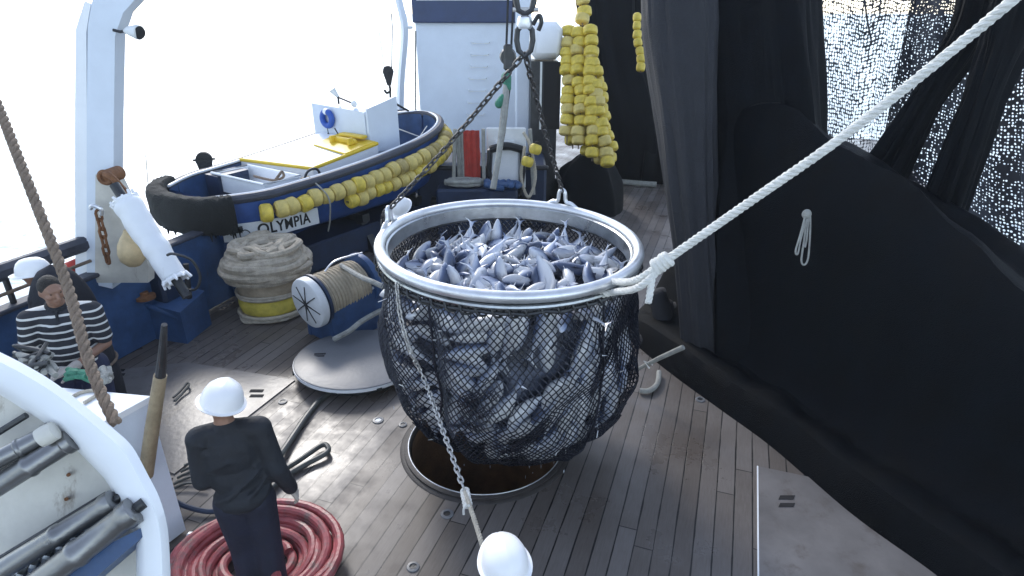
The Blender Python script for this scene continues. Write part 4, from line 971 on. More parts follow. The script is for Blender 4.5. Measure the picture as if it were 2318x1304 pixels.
# lacing round the ring and gathered cords on the skirt
m_ = MB()
for k in range(60):
    a = 2 * math.pi * k / 60; a2 = a + .06
    m_.tube(smoothpath([rp(a, RR + .03, -.08), rp(a + .02, RR + .045, -.13), rp(a2, RR - .01, -.16), rp(a2 + .02, RR + .02, -.08)], 3), .009, 5)
m_.tube([rp(2 * math.pi * k / 90, RR + .02 + .02 * N3(k * .7), -.12 + .02 * N3(k * .5, 4)) for k in range(90)], .014, 6, closed=True)
m_.build('lacing', 'darkmetal', bag)
m_ = MB()
for a0, amp in ((R(236), .03), (R(312), .03)):
    pts = [bagp(a0 + .05 * math.sin(i * .9) * (i / 20), i / 20, .03) for i in range(20)]
    m_.tube(pts, .011, 6)
m_.build('gather_cord', 'net', bag)
m_ = MB()
for k in range(3):
    pts = [bagp(a_, .955 + .015 * k + .01 * N3(a_ * 3, k), .02) for a_ in [2 * math.pi * q / 60 for q in range(60)]]; m_.tube(pts, .016, 6, closed=True)
m_.build('purse_line', 'net', bag)
# the fish mass that fills the bag
TOPS = .14
def mass(u, v):
    a = 2 * math.pi * u
    if v < .25: 
        r = (v / .25); p = bagp(a, TOPS, -.12); c = V((RC.x, RC.y, 0)); z = p.z; q = c.lerp(V((p.x, p.y, 0)), r); return V((q.x, q.y, z + .02 + .12 * (1 - r * r) + .05 * N3(q.x * 5, q.y * 5)))
    s = TOPS + (1 - TOPS) * (v - .25) / .75
    return bagp(a, min(s, 1), -.26 + .02 * N3(a * 8, s * 9))
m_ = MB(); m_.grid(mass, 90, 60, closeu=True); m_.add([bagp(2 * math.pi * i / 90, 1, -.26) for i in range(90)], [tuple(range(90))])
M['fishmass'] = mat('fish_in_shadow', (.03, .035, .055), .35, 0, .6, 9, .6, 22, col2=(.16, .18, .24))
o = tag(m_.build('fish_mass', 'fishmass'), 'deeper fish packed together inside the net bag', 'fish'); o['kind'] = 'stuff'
# single fish
def fish_mesh(bend=0.0, seed=0, fins=True):
    m_ = MB(); L = .40; n = 18; k = 12; sec = []
    for i in range(n + 1):
        t = i / n
        h = (.062 if fins else .064) * (math.sin(math.pi * min(1, (t * 1.04 + .015)) ** .80)) ** .85 if t < .97 else .008
        h = max(h, .0085); wv = h * .84
        if t > .82: wv = h * .7
        x = (t - .5) * L; y = bend * (t - .5) ** 2 * L * 2
        sec.append((x, y, h * 1.0, wv))
    vs = []
    for x, y, h, wv in sec:
        for q in range(k):
            a = 2 * math.pi * q / k; vs.append((x, y + math.cos(a) * wv, math.sin(a) * h * (1.08 if math.sin(a) < 0 else .95)))
    fs = [(i * k + q, i * k + (q + 1) % k, (i + 1) * k + (q + 1) % k, (i + 1) * k + q) for i in range(n) for q in range(k)]
    fs += [tuple(range(k))[::-1], tuple(n * k + q for q in range(k))]; m_.add(vs, fs)
    ye = bend * .25 * L * 2; xe = .5 * L
    def fin(poly, th, f): m_.prism(poly, -th, th, f)
    fin([(-.03, .006), (.022, .022), (.056, .068), (.034, .018), (.026, 0), (.034, -.018), (.056, -.068), (.022, -.022), (-.03, -.006)], .003, lambda x, y, z: V((xe + x, ye + z, y)))
    if not fins: return m_
    fin([(-.06, .055), (-.035, .10), (-.015, .075), (.02, .058), (-.0, .045)], .0025, lambda x, y, z: V((x, z + bend * 2 * L * (x / L) ** 2, y)))
    fin([(.04, .045), (.065, .085), (.07, .05), (.09, .035)], .0025, lambda x, y, z: V((x, z + bend * 2 * L * (x / L) ** 2, y)))
    fin([(.04, -.045), (.065, -.085), (.07, -.05), (.09, -.035)], .0025, lambda x, y, z: V((x, z + bend * 2 * L * (x / L) ** 2, y)))
    for s_ in (-1, 1): m_.prism([(-.09, 0), (-.03, .018), (.0, -.035), (-.06, -.022)], 0, .003, lambda x, y, z: V((x, s_ * (.048 + z - .2 * y), y - .005)))
    for s_ in (-1, 1): m_.ell((-.165, s_ * .028 + bend * 2 * L * .17, .012), (.008, .004, .008), n=8, m=6)
    return m_
random.seed(21); FM = []
for i in range(5):
    o = fish_mesh([0, .25, -.3, .5, -.15][i]).build('skipjack', 'fish', None, 50, loc=(0, 0, 0)); FM.append(o.data); bpy.data.objects.remove(o)
FM2 = []
for i in range(3):
    o = fish_mesh([0, .2, -.25][i], 0, False).build('skipjack', 'fishside', None, 50, loc=(0, 0, 0)); FM2.append(o.data); bpy.data.objects.remove(o)
def put_fish(p, xdir, up, s, lab, grp):
    o = bpy.data.objects.new('skipjack', random.choice(FM if 'top' in lab else FM2)); COL.objects.link(o)
    x = xdir.normalized(); y = up.cross(x)
    if y.length < .01: y = V((0, 1, 0)).cross(x)
    y.normalize(); z = x.cross(y)
    o.matrix_world = Matrix.Translation(p) @ Matrix((x, y, z)).transposed().to_4x4() @ Matrix.Scale(s, 4)
    tag(o, lab, 'fish', grp); return o
zt_ = bagp(0, TOPS).z
pts = []; tries = 0
while len(pts) < 152 and tries < 9000:
    tries += 1; a = random.uniform(0, 6.283); r = math.sqrt(random.random()) * .93; p = V((RC.x + r * math.cos(a), RC.y + r * math.sin(a), zt_ + .06 + .13 * (1 - r * r) + random.uniform(-.02, .06)))
    if all((p - q).length > .100 for q in pts): pts.append(p)
for p in pts:
    k = random.random()
    if k < .62: xd = V((random.uniform(-1, 1), random.uniform(-1, 1), random.uniform(-.25, .35)))
    elif k < .80: xd = V((random.uniform(-.8, .8), random.uniform(-.8, .8), random.uniform(.5, 1.0)))
    else: xd = V((random.uniform(-.6, .6), random.uniform(-.6, .6), -random.uniform(.4, 1)))
    up = V((random.uniform(-1, 1), random.uniform(-1, .9), random.uniform(-1, .5)))
    put_fish(p, xd, up, random.uniform(.80, 1.12), 'silvery blue fish lying on the open top of the heap inside the steel ring', 'fish heaped on top of the full net bag')
pts = []; tries = 0
while len(pts) < 330 and tries < 40000:
    tries += 1; a = random.uniform(R(168), R(374)); s = random.uniform(.07, .93)
    p = bagp(a % 6.2832, s, -.09)
    if all((p - q[0]).length > (.078 if s < .9 else .07) for q in pts): pts.append((p, a, s))
random.shuffle(pts); placed = []
for p, a, s in pts:
    if len(placed) >= 147: break
    n_ = V((math.cos(a), math.sin(a), -.15 - .5 * max(0, s - .6))); tg = V((-math.sin(a), math.cos(a), 0)); dn = V((0, 0, -1))
    q = (a - R(270)) / R(60)       # front: left side lies flatter, right side hangs steeply
    slope = .9 * N3(a * 1.6, s * 2.6, 8) * 1.6 * .8 + (-.15 if q < -.2 else .8) + s * .5
    ta = (bagp((a + .08) % 6.2832, s) - bagp((a - .08) % 6.2832, s)).normalized(); ts = (bagp(a % 6.2832, max(0, s - .05)) - bagp(a % 6.2832, min(1, s + .05))).normalized(); n_ = ta.cross(ts).normalized()
    if n_.x * math.cos(a) + n_.y * math.sin(a) < 0: n_ = -n_
    xd = ta * math.cos(slope) + ts * math.sin(slope)
    if random.random() < .5: xd = -xd
    up = -n_ * random.uniform(.0, 1) + xd.cross(n_) * random.choice((-1, 1)) * random.uniform(.3, 1.1)
    xd.normalize(); push = 0
    for e_ in (-.22, -.12, 0, .12, .24):
        w_ = p + xd * e_; a_ = math.atan2(w_.y - RC.y, w_.x - RC.x) % 6.2832; s_ = min(1, max(0, (RC.z - .1 - w_.z) / BH)); b_ = bagp(a_, s_, -.085 if abs(e_) < .2 else -.055)
        push = max(push, (V((w_.x, w_.y)) - V((RC.x, RC.y))).length - (V((b_.x, b_.y)) - V((RC.x, RC.y))).length)
        if w_.z < RC.z - .1 - BH * .97: push = max(push, .12)
    if push > .12: continue
    p = p - n_ * push; bad = False
    for e_ in (-.2, 0, .22):
        w_ = p + xd * e_; a_ = math.atan2(w_.y - RC.y, w_.x - RC.x) % 6.2832; s_ = min(1, max(0, (RC.z - .1 - w_.z) / BH)); b_ = bagp(a_, s_, -.045 if e_ else -.075)
        if (V((w_.x, w_.y)) - V((RC.x, RC.y))).length > (V((b_.x, b_.y)) - V((RC.x, RC.y))).length: bad = True
    if bad or any((p - q).length < .094 for q in placed): continue
    placed.append(p.copy())
    put_fish(p, xd, up, random.uniform(1.0, 1.18), 'fish pressed against the meshes in the side of the hanging net bag', 'fish seen through the side of the net bag')

# water running out of the bag
random.seed(31); M['water'] = mat('falling_water', (.7, .75, .8), .1, 0, 0, 3, 0)
m_ = MB()
for i in range(70):
    a = random.uniform(0, 6.283); r = random.random() ** .5 * .62; x0 = RC + V((math.cos(a) * r + .1, math.sin(a) * r, -2.05 - random.random() * .35 - .0)); L = random.uniform(.012, .05)
    if random.random() < .35: r = random.uniform(1.0, 1.12); x0 = RC + V((math.cos(a) * r, math.sin(a) * r, -random.uniform(.3, 1.9)))
    m_.tube([x0, x0 - V((0, 0, L * .4)), x0 - V((0, 0, L))], [.001, .0032, .001], 5)
o = tag(m_.build('water_drips', 'water'), 'water dripping from the net bag', 'water'); o['kind'] = 'stuff'
# lifting chains
HK = V((.095, 4.97, 3.62)); ends = {}
for a_, lab, mn in ((A1, 'dark lifting chain from the hook down to the left of the steel ring', 'chain'), (A2, 'rusty lifting chain from the hook down to the right back of the steel ring', 'chain')):
    e = rp(a_, RR + .01, .17); sag = (HK + e) / 2 + V((0, 0, -.03))
    o = tag(chain_mb(smoothpath([HK, sag, e], 20), .058, .040, .0085).build('lifting_chain', mn), lab, 'chain', 'chains between the hook and the steel ring')
e = rp(A1, RR + .01, .0)
tag(chain_mb([rp(A1, RR + .05, .16), rp(A1 - .02, RR + .085, .05), rp(A1 + .03, RR + .07, -.12)], .055, .04, .009).build('chain_end', 'chain'), 'short spare chain end hanging over the left edge of the ring', 'chain')
# swivel hook
t = thing('swivel_hook', 'heavy forged swivel hook with shackle from which the net bag hangs', 'hook', HK)
def D(x, z, y=0): return HK + V((x, y, z))
m_ = MB(); m_.tube([D(-.045, .02), D(-.06, .09), D(-.055, .16), D(-.02, .20), D(.02, .20), D(.055, .16), D(.06, .09), D(.045, .02), D(0, -.02)], .022, 10, closed=True); m_.build('lower_shackle', 'darkmetal', t)
MB().lathe([(0, -.03), (.05, -.03), (.06, 0), (.05, .05), (.035, .06), (0, .06)], D(0, .20), (0, 0, 1), 20).build('swivel', 'steel', t)
m_ = MB(); m_.tube([D(-.05, .30), D(-.065, .36), D(-.06, .44), D(-.02, .48), D(.03, .48), D(.06, .43), D(.065, .36), D(.05, .30), D(0, .27)], .024, 10, closed=True); m_.build('upper_shackle', 'darkmetal', t)
MB().cyl(D(-.09, .30), D(.10, .30), .017, n=10).build('pin', 'chain_pale', t)
m_ = MB(); m_.tube(smoothpath([D(.06, .20, -.02), D(.10, .26, -.04), D(.12, .22, -.04), D(.10, .16, -.03)]), .016, 8); m_.build('safety_catch', 'darkmetal', t)
tag(chain_mb([D(0, .44), D(-.02, .75), D(-.02, 1.2)], .085, .06, .014).build('crane_chain', 'chain'), 'heavy chain above the swivel hook running up out of sight', 'chain')
tag(chain_mb(smoothpath([D(.04, .46, -.03), D(.12, .56, -.03), D(.17, .70, -.03), D(.28, 1.1, -.03)]), .09, .065, .014).build('crane_chain', 'darkmetal'), 'second heavy chain slanting up to the right above the hook', 'chain')
tag(MB().tube(smoothpath([D(.15, .66, -.02), D(.17, .52, -.02), D(.24, .54, -.02), D(.30, .62, -.02), D(.29, .50, -.02)]), .014, 8).build('hanging_strop', 'black'), 'short black strop dangling beside the chain above the hook', 'rope')

# release chain and its rope at the front of the bag
CK = at(1052, 1112, 4.1)
pts = smoothpath([rp(R(223), RR + .05, -.06), bagp(R(225), .10, .08), bagp(R(229), .24, .08), bagp(R(233), .38, .09), at(1003, 975, 4.42), CK], 16)
tag(chain_mb(pts, .040, .031, .0064).build('release_chain', 'chain_pale'), 'long bright thin chain running down the front of the net bag', 'chain')
HP = at(1122, 1345, 3.4)
t = thing('release_rope', 'pale rope knotted to the end of the bright chain, leading to the man below', 'rope', CK)
rope_mb([CK, at(1070, 1165, 3.9), at(1088, 1222, 3.7), HP], .016, .07).build('line', 'rope', t)
m_ = MB()
for i in range(5): c = CK.lerp(at(1060, 1150, 3.98), i / 5); m_.torus(c, .022, .012, (.3, .1, -1), 14, 6)
m_.tube(smoothpath([at(1056, 1140, 3.96), at(1050, 1152, 3.95), at(1050, 1165, 3.95)]), [.009] * 17, 6).tube([at(1060, 1142, 3.96), at(1068, 1160, 3.95)], .009, 6); m_.build('knot', 'ropewhite', t)
# tag line to the right
ra = rp(R(312), RR + .03, -.02); K1 = at(1498, 596, 3.98)
t = thing('tag_line', 'thick white three-strand rope from the steel ring up to the top right', 'rope', K1)
rope_mb([K1, at(1700, 455, 3.72), at(1900, 315, 3.45), at(2150, 118, 3.15), at(2420, -110, 2.85), at(3200, -800, 2.3)], .029, .11, 7).build('line', 'ropewhite', t)
rope_mb([K1, at(1440, 634, 4.05), ra + V((.03, -.02, .05)), ra + V((-.05, .02, .05))], .026, .10, 7).build('bridle', 'ropewhite', t)
rope_mb([K1 + V((0, 0, -.03)), at(1446, 650, 4.0), ra + V((.02, -.05, -.02)), ra + V((-.1, -.03, -.05)), ra + V((-.16, .02, 0))], .026, .10, 7).build('bridle', 'ropewhite', t)
rope_mb([at(1478, 610, 3.96), at(1474, 645, 3.96), at(1467, 690, 3.96)], .024, .09, 7).build('tail', 'ropewhite', t)
m_ = MB(); kd = (at(1700, 455, 3.72) - K1).normalized()
for i in range(4): m_.torus(K1 + kd * (.045 - .03 * i) + V((0, 0, .004 * (i % 2))), .034, .024, kd + V((.2 * (-1) ** i, 0, .25 * (-1) ** i)), 18, 8)
m_.build('knot', 'ropewhite', t)

# ================================================================ DECK GEAR
# hatch lid
c = gr(812, 813, .12); lr = .74; t = thing('hatch_lid', 'round grey hatch lid with white edge lying left of the net bag', 'hatch lid', (c.x, c.y, 0))
axl = V((.02, .035, 1)).normalized()
MB().lathe([(0, .036), (lr - .015, .034), (lr, .028), (lr, .022), (0, .022)], c, axl, 72).build('top', 'lid', t)
MB().lathe([(0, -.025), (lr - .01, -.025), (lr + .006, -.015), (lr + .006, .020), (0, .020)], c, axl, 72).build('rim', 'white_clean', t)
for (x, y) in ((712, 801), (709, 806)):
    q = [gr(x, y, .157), gr(x + 26, y - 1, .157), gr(x + 25, y + 2.5, .157), gr(x - 1, y + 3.5, .157)]
    m_ = MB(); m_.add([p_ + V((0, 0, -.0)) for p_ in q] + [p_ + V((0, 0, .008)) for p_ in q], [(3, 2, 1, 0), (4, 5, 6, 7)] + [(i, (i + 1) % 4, 4 + (i + 1) % 4, 4 + i) for i in range(4)]); m_.build('lifting_slot', 'dark', t, 0)
for an in (205, 262, 300):
    p = c + V((math.cos(R(an)), math.sin(R(an)), 0)) * (lr + .0); MB().box(p, (.06, .04, .03), (0, 0, R(an + 90)), .004).build('clip', 'black', t, 0)
m_ = MB(); m_.lathe([(.60, -.13), (.60, -.03)], (c.x, c.y, c.z), (0, 0, 1), 40); m_.build('skirt', 'darkmetal', t)
tag(MB().tube(smoothpath([gr(756, 768, .2), gr(790, 750, .3), gr(815, 730, .32), gr(845, 712, .3), gr(868, 700, .2)]), .035, 8).build('strap', 'ropegrey'), 'grey strap lying over the back of the hatch lid', 'strap')
# rope-wrapped bollard
c = gr(622, 704); t = thing('rope_bollard', 'squat bollard wrapped in canvas and topped with thick coils of grey rope', 'bollard', c)
MB().lathe([(.0, 0), (.40, 0), (.42, .06), (.40, .30), (.43, .36), (.44, .62), (.46, .80), (0, .80)], c, (0, 0, 1), 40).build('canvas_body', 'canvas', t)
m_ = MB(); m_.grid(lambda u, v: c + V((math.cos(u * 6.283) * (.425 + .02 * math.sin(v * 3.14) + .012 * N3(u * 14, v * 3)), math.sin(u * 6.283) * (.425 + .02 * math.sin(v * 3.14)), .12 + .20 * v)), 48, 6, closeu=True); m_.build('yellow_band', 'canvasy', t)
random.seed(4)
def wraps(m_, c, z0, z1, r0, r1, nt, rad, wob=.02):
    pts = []
    for i in range(nt * 28 + 1):
        f = i / (nt * 28); a = f * nt * 6.283; r = r0 + (r1 - r0) * f + wob * N3(a * .8, z0 * 9) * 2; pts.append(c + V((math.cos(a) * r, math.sin(a) * r, z0 + (z1 - z0) * f + wob * N3(a * .6, 7))))
    return m_.tube(pts, rad, 8)
m_ = MB(); wraps(m_, c, .03, .10, .44, .45, 3, .025); wraps(m_, c, .34, .40, .45, .45, 2, .018); m_.build('foot_rope', 'rope', t)
m_ = MB(); wraps(m_, c, .60, .74, .50, .56, 4, .05, .03); wraps(m_, c, .78, .90, .56, .44, 4, .055, .035); wraps(m_, c, .92, 1.00, .44, .12, 4, .055, .04)
for i in range(14):
    a0 = random.uniform(0, 6.28); a1 = a0 + random.uniform(1.2, 2.6); q = [c + V((math.cos(a0 + (a1 - a0) * f) * random.uniform(.2, .48), math.sin(a0 + (a1 - a0) * f) * random.uniform(.2, .48), 1.0 + .05 * random.random() - .1 * abs(f - .5))) for f in (0, .35, .7, 1)]
    m_.tube(smoothpath(q, 7), .05, 8)
m_.build('rope_coil', 'ropebeige', t)
tag(MB().tube(smoothpath([gr(545, 716, .05), gr(556, 730, .03), gr(600, 728, .02), gr(650, 722, .06), gr(640, 712, .03)]), .02, 6).build('loose_rope', 'rope'), 'loose pale rope end around the foot of the rope-wrapped bollard', 'rope')
# rope drum with the round white face
fc_ = at(700, 686, 7.75); axd = V((.62, .76, .06)).normalized(); t = thing('rope_drum', 'rope drum on a blue frame, its round white end plate crossed by dark spokes', 'winch drum', (fc_.x, fc_.y, 0))
bx, by = basis(axd); by = V((0, 0, 1)) - axd * axd.z; by.normalize(); bx = by.cross(axd).normalized()
MB().lathe([(0, -.05), (.30, -.045), (.325, -.03), (.335, 0), (.335, .06), (.32, .075), (0, .075)], fc_, axd, 48).build('end_plate', 'pvc', t)
m_ = MB()
for k in range(8):
    a = k * math.pi / 4 + .18; L = .27 + .02 * math.sin(k * 5); d1 = bx * math.cos(a) + by * math.sin(a)
    m_.tube([fc_ - axd * .053, fc_ - axd * .053 + d1 * L * .5 + bx * .008 * math.sin(k * 3), fc_ - axd * .050 + d1 * L], [.012, .007, .006], 6)
m_.ell(fc_ - axd * .055, (.022, .022, .022)); m_.build('spoke', 'black', t)
MB().lathe([(.0, .08), (.20, .08), (.26, .14), (.28, .3), (.27, .75), (.20, .80), (0, .8)], fc_, axd, 40).build('core', 'canvas', t)
m_ = MB(); pts = []
for i in range(13 * 30): a = i / 30 * 6.283; pts.append(fc_ + axd * (.14 + .62 * i / 390) + (bx * math.cos(a) + by * math.sin(a)) * (.285 + .012 * N3(i * .05)))
m_.tube(pts, .027, 6); m_.build('wound_rope', 'canvas', t)
MB().lathe([(0, .80), (.36, .80), (.37, .83), (.36, .88), (0, .88)], fc_, axd, 44).build('back_plate', 'bluemid', t)
MB().lathe([(.29, .085), (.345, .085), (.345, .12), (.29, .12)], fc_, axd, 44, True).build('rim_band', 'bluedark', t)
fz = fc_.z
def fr(al, side, z): p = fc_ + axd * al + bx * side; return V((p.x, p.y, z))
for sd in (-.26, .26):
    m_ = MB(); a0, a1, b0, b1 = fr(.10, sd, 0), fr(.95, sd, 0), fr(.95, sd, fz + .02), fr(.10, sd, fz - .12)
    off = bx * .03; q = [a0 - off, a1 - off, b0 - off, b1 - off]; q2 = [p_ + off * 2 for p_ in q]; m_.add(q + q2, [(0, 1, 2, 3), (7, 6, 5, 4)] + [(i, 4 + i, 4 + (i + 1) % 4, (i + 1) % 4) for i in range(4)])
    fo = m_.build('side_frame', 'bluemid', t, 0)
    MB().tube([b1 + V((0, 0, .01)), b0 + V((0, 0, .01))], .022, 6).build('frame_edge', 'pvc', fo)
MB().box(fr(.16, 0, .16), (.5, .10, .32), (0, 0, math.atan2(-axd.x, axd.y)), .01).build('front_leg', 'bluemid', t, 0)
tag(MB().tube(smoothpath([fc_ + axd * .55 + by * .31, at(815, 626, 7.2), at(848, 640, 6.9), at(905, 668, 6.9)]), .03, 8).build('hauling_rope', 'ropegrey'), 'taut grey rope leading off the rope drum behind the net bag', 'rope')
tag(MB().tube(smoothpath([fc_ + axd * .3 + by * .32, at(760, 590, 7.9), fc_ + axd * .9 + by * .36]), .012, 6).build('guard_wire', 'steel'), 'thin guard wire arching over the rope drum', 'wire')
# hoses on deck
tag(MB().tube(smoothpath([gr(770, 872, .03), gr(752, 886, .03), gr(722, 908, .03), gr(692, 945, .03), gr(665, 985, .04), gr(640, 1022, .06), gr(612, 1058, .12)]), .032, 10).build('deck_hose', 'hosegrey'), 'dark grey hose running from the hatch lid towards the man in black', 'hose')
tag(MB().tube(smoothpath([gr(560, 1140, .05), gr(620, 1080, .05), gr(680, 1040, .05), gr(728, 1008, .05), gr(742, 1012, .06), gr(738, 1026, .05), gr(690, 1052, .04), gr(640, 1082, .04), gr(600, 1120, .04)]), .026, 10).build('hose_loop', 'hosegrey'), 'doubled-back loop of dark hose pointing at the hatch', 'hose')
tag(MB().tube(smoothpath([gr(392, 900, .04), gr(408, 886, .04), gr(424, 868, .05), gr(427, 874, .06), gr(412, 892, .04), gr(396, 908, .04)]), .012, 8).build('black_strap', 'hosegrey'), 'small black strap loop on the grey deck plate by the wooden pole', 'strap')
tag(MB().tube(smoothpath([gr(345, 1060, .5), gr(372, 1110, .25), gr(405, 1140, .08), gr(470, 1158, .04), gr(510, 1150, .04)]), .022, 8).build('dark_hose', 'bluedark'), 'dark hose crossing the deck behind the machine to the red coil', 'hose')
# red hose coil
random.seed(5); c = gr(588, 1296); c.z = 0
m_ = MB(); pts = []
turns = 8
for i in range(turns * 30 + 1):
    f = i / (turns * 30); a = -f * turns * 6.283 + .5; r = .54 - .34 * f + .07 * N3(a * .35, 3) + (.05 * math.sin(a * .5)); pts.append(c + V((math.cos(a) * r * 1.12, math.sin(a) * r * .95, .045 + .035 * (1 + math.sin(a * 1.3 + f * 4)) + .07 * (1 - f))))
m_.tube(pts, .036, 10)
pts = []
for i in range(4 * 30 + 1):
    f = i / 120; a = -f * 4 * 6.283 + 2.0; r = .56 - .12 * f + .09 * N3(a * .3, 8); pts.append(c + V((math.cos(a) * r * 1.1 + .02, math.sin(a) * r * .97, .17 + .03 * math.sin(a * .7 + 1))))
m_.tube(pts, .036, 10)
m_.tube(smoothpath([c + V((-.1, .2, .25)), c + V((.1, 0, .28)), c + V((.25, -.25, .26)), c + V((.35, -.5, .15))]), .036, 10)
tag(m_.build('hose_coil', 'hosered'), 'thick dusty red hose coiled around the feet of the man in black', 'hose')
# bits of grating left of the man's boots
m_ = MB()
for i in range(6): a = gr(385 + 8 * i, 1110 - 14 * i, .02); m_.tube(smoothpath([a, a + V((.14, .06, .03)), a + V((.32, .02, .02))]), .012, 6)
tag(m_.build('cord_tangle', 'hosegrey'), 'tangle of thin dark cords on deck left of the man in black', 'cord')
m_ = MB().cyl(gr(425, 1212, .06), gr(485, 1216, .06), .02, n=10); m_.cyl(gr(428, 1212, .06), gr(436, 1212, .06), .03, n=10); tag(m_.build('hose_nozzle', 'steel'), 'short bright hose nozzle lying at the left of the red coil', 'nozzle')
# items at the right of the bag
tag(MB().tube(smoothpath([gr(1448, 884, .04), gr(1470, 884, .04), gr(1488, 868, .04), gr(1492, 842, .05)]), .03, 8).build('pale_hose', 'ropegrey'), 'short curved pale hose end on deck right of the net bag', 'hose')
tag(MB().tube([gr(1440, 838, .25), gr(1490, 812, .5), gr(1547, 786, .72)], [.02, .025, .028], 8).build('boat_hook', 'ropegrey'), 'pale pole end poking out right of the net bag', 'pole')
m_ = MB(); m_.tube([gr(1478, 826, .4), gr(1458, 818, .42), gr(1470, 834, .38)], .010, 6); tag(m_.build('rope_end', 'ropewhite'), 'small frayed white rope end beside the pale pole', 'rope')
c = gr(1500, 770); m_ = MB()
for i in range(9): m_.cap(c + V((random.uniform(-.3, .35), random.uniform(-.1, .5), .05)), c + V((random.uniform(-.2, .3), random.uniform(0, .4), random.uniform(.2, .6))), .16, .12)
tag(m_.build('net_heap', 'netgrey'), 'small grey-black net lump between the bag and the tall grey curtain', 'net')
# wooden pole and brown rope at the left
t = thing('wooden_pole', 'long weathered wooden pole with a dark handle leaning by the white box', 'pole', gr(330, 1080))
MB().tube([at(330, 1075, 4.6), at(346, 960, 4.35), at(363, 850, 4.15)], [.052, .048, .042], 12).build('shaft', 'wood', t)
MB().tube([at(363, 852, 4.15), at(368, 800, 4.05), at(372, 735, 3.9)], [.034, .028, .018], 10).build('handle', 'darkmetal', t)
rope_mb([at(-60, 110, 2.9), at(0, 250, 2.75), at(60, 405, 2.6), at(150, 640, 2.45), at(205, 830, 2.3), at(262, 958, 2.2)], .022, .11, 7)
tag(rope_mb([at(-60, 110, 2.9), at(0, 250, 2.75), at(60, 405, 2.6), at(150, 640, 2.45), at(205, 830, 2.3), at(262, 958, 2.2)], .021, .11, 7).build('brown_rope', 'ropebrown'), 'taut brown rope running down to the white machine at the left', 'rope')
# white box with net on it
bc = at(335, 898, 4.55); bz = bc.z
poly = [(bc.x, bc.y), (bc.x - .32, bc.y - .62), (bc.x - 1.7, bc.y - .55), (bc.x - 1.45, bc.y + .22)]
t = thing('white_box', 'big white storage box behind the foreground machine', 'box', (bc.x, bc.y, 0))
MB().prism(poly, .02, bz - .05).build('case', 'whiteblue', t, 0)
cxp = sum(p_[0] for p_ in poly) / 4; cyp = sum(p_[1] for p_ in poly) / 4
MB().prism([(cxp + (x - cxp) * 1.02, cyp + (y - cyp) * 1.03) for x, y in poly], bz - .048, bz).build('lid', 'white_clean', t, 0)
m_ = MB(); m_.tube(smoothpath([gr(165, 897, bz + .012), gr(185, 888, bz + .012), gr(212, 884, bz + .012), gr(220, 892, bz + .012), gr(205, 903, bz + .012), gr(190, 912, bz + .012)]), .013, 8); tag(m_.build('grab_strap', 'rope'), 'dirty strap loop lying on the lid of the white box', 'strap')
random.seed(9)
def pile(name, x0, y0, x1, y1, n, mname, lab, rad=.03, hgt=.14):
    m_ = MB()
    for i in range(n):
        p = [gr(x0 + (x1 - x0) * random.random(), y0 + (y1 - y0) * random.random(), bz) + V((0, 0, .03 + hgt * random.random())) for _ in range(4)]
        m_.tube(smoothpath(p, 7), rad, 7)
    return tag(m_.build(name, mname), lab, 'rope')
pile('rope_pile', 48, 828, 130, 862, 12, 'ropegrey', 'pile of grey and white rope on the left of the white box', .022, .14)
pile('dark_net_pile', 40, 825, 128, 865, 8, 'darkmetal', 'dark net cords mixed into the rope pile on the box', .016, .17)
pile('green_net', 150, 855, 215, 872, 12, 'green', 'bright green net twine bunched on the white box before the man', .02, .06)
pile('speckled_rope', 218, 855, 258, 880, 8, 'ropegrey', 'short bunch of speckled rope at the back edge of the white box', .02, .07)

# foreground machine: white side cheek with rollers
d0 = 2.05
def F(px, py, dd=0.0): return at(px, py, d0 + dd)
t = thing('net_hauler', 'big white net hauler cheek with steel rollers in the left foreground', 'net hauler', F(100, 1304) - V((0, 0, .4)))
outer = [(-60, 770), (0, 797), (70, 833), (132, 872), (200, 925), (262, 975), (300, 1012), (335, 1075), (362, 1130), (380, 1200), (386, 1304), (388, 1420)]
inner = [(-60, 870), (0, 888), (50, 918), (108, 955), (165, 1003), (208, 1045), (242, 1082), (268, 1128), (290, 1168), (308, 1215), (312, 1304), (312, 1420)]
n_ = len(outer); so_ = smoothpath([V((x, y, 0)) for x, y in outer], 5); si_ = smoothpath([V((x, y, 0)) for x, y in inner], 5); m_ = MB(); vs = []
for a, b in zip(so_, si_):
    vs += [F(a.x, a.y, .03), F((a.x * 3 + b.x) / 4, (a.y * 3 + b.y) / 4, 0), F((a.x + b.x * 3) / 4, (a.y + b.y * 3) / 4, .0), F(b.x, b.y, .05), F(b.x - 4, b.y + 6, .18), F(a.x - 4, a.y + 6, .30)]
fs = []
for i in range(len(so_) - 1):
    for k in range(6): fs.append((i * 6 + k, i * 6 + (k + 1) % 6, i * 6 + 6 + (k + 1) % 6, i * 6 + 6 + k))
m_.add(vs, fs); m_.build('rim', 'white_clean', t, 50)
m_ = MB(); k = len(si_); ctr = F(-60, 1420, .17)
m_.add([F(p_.x, p_.y, .16) for p_ in si_] + [ctr], [(i, i + 1, k) for i in range(k - 1)]); m_.add([F(p_.x, p_.y, .28) for p_ in si_] + [F(-60, 1420, .29)], [(i + 1, i, k) for i in range(k - 1)])
m_.build('cheek', 'cream', t, 30)
def rol(x0, y0, x1, y1, r, dd0=-.02, dd1=.05, mn='roller', nm='roller', par=t, n=22):
    a, b = F(x0, y0, dd0), F(x1, y1, dd1); m_ = MB(); L = (b - a)
    pr = [0, .02, .55, .57, .60, .62, .9, .92, .985, 1]; rr = [r, r, r, r * 1.12, r * 1.12, r, r, r * 1.15, r * 1.15, r * .8]
    m_.tube([a + L * p_ for p_ in pr], rr, n); o = m_.build(nm, mn, par); 
    MB().cyl(b, b + L.normalized() * .03, r * .45).build('axle_end', 'darkmetal', o); return o
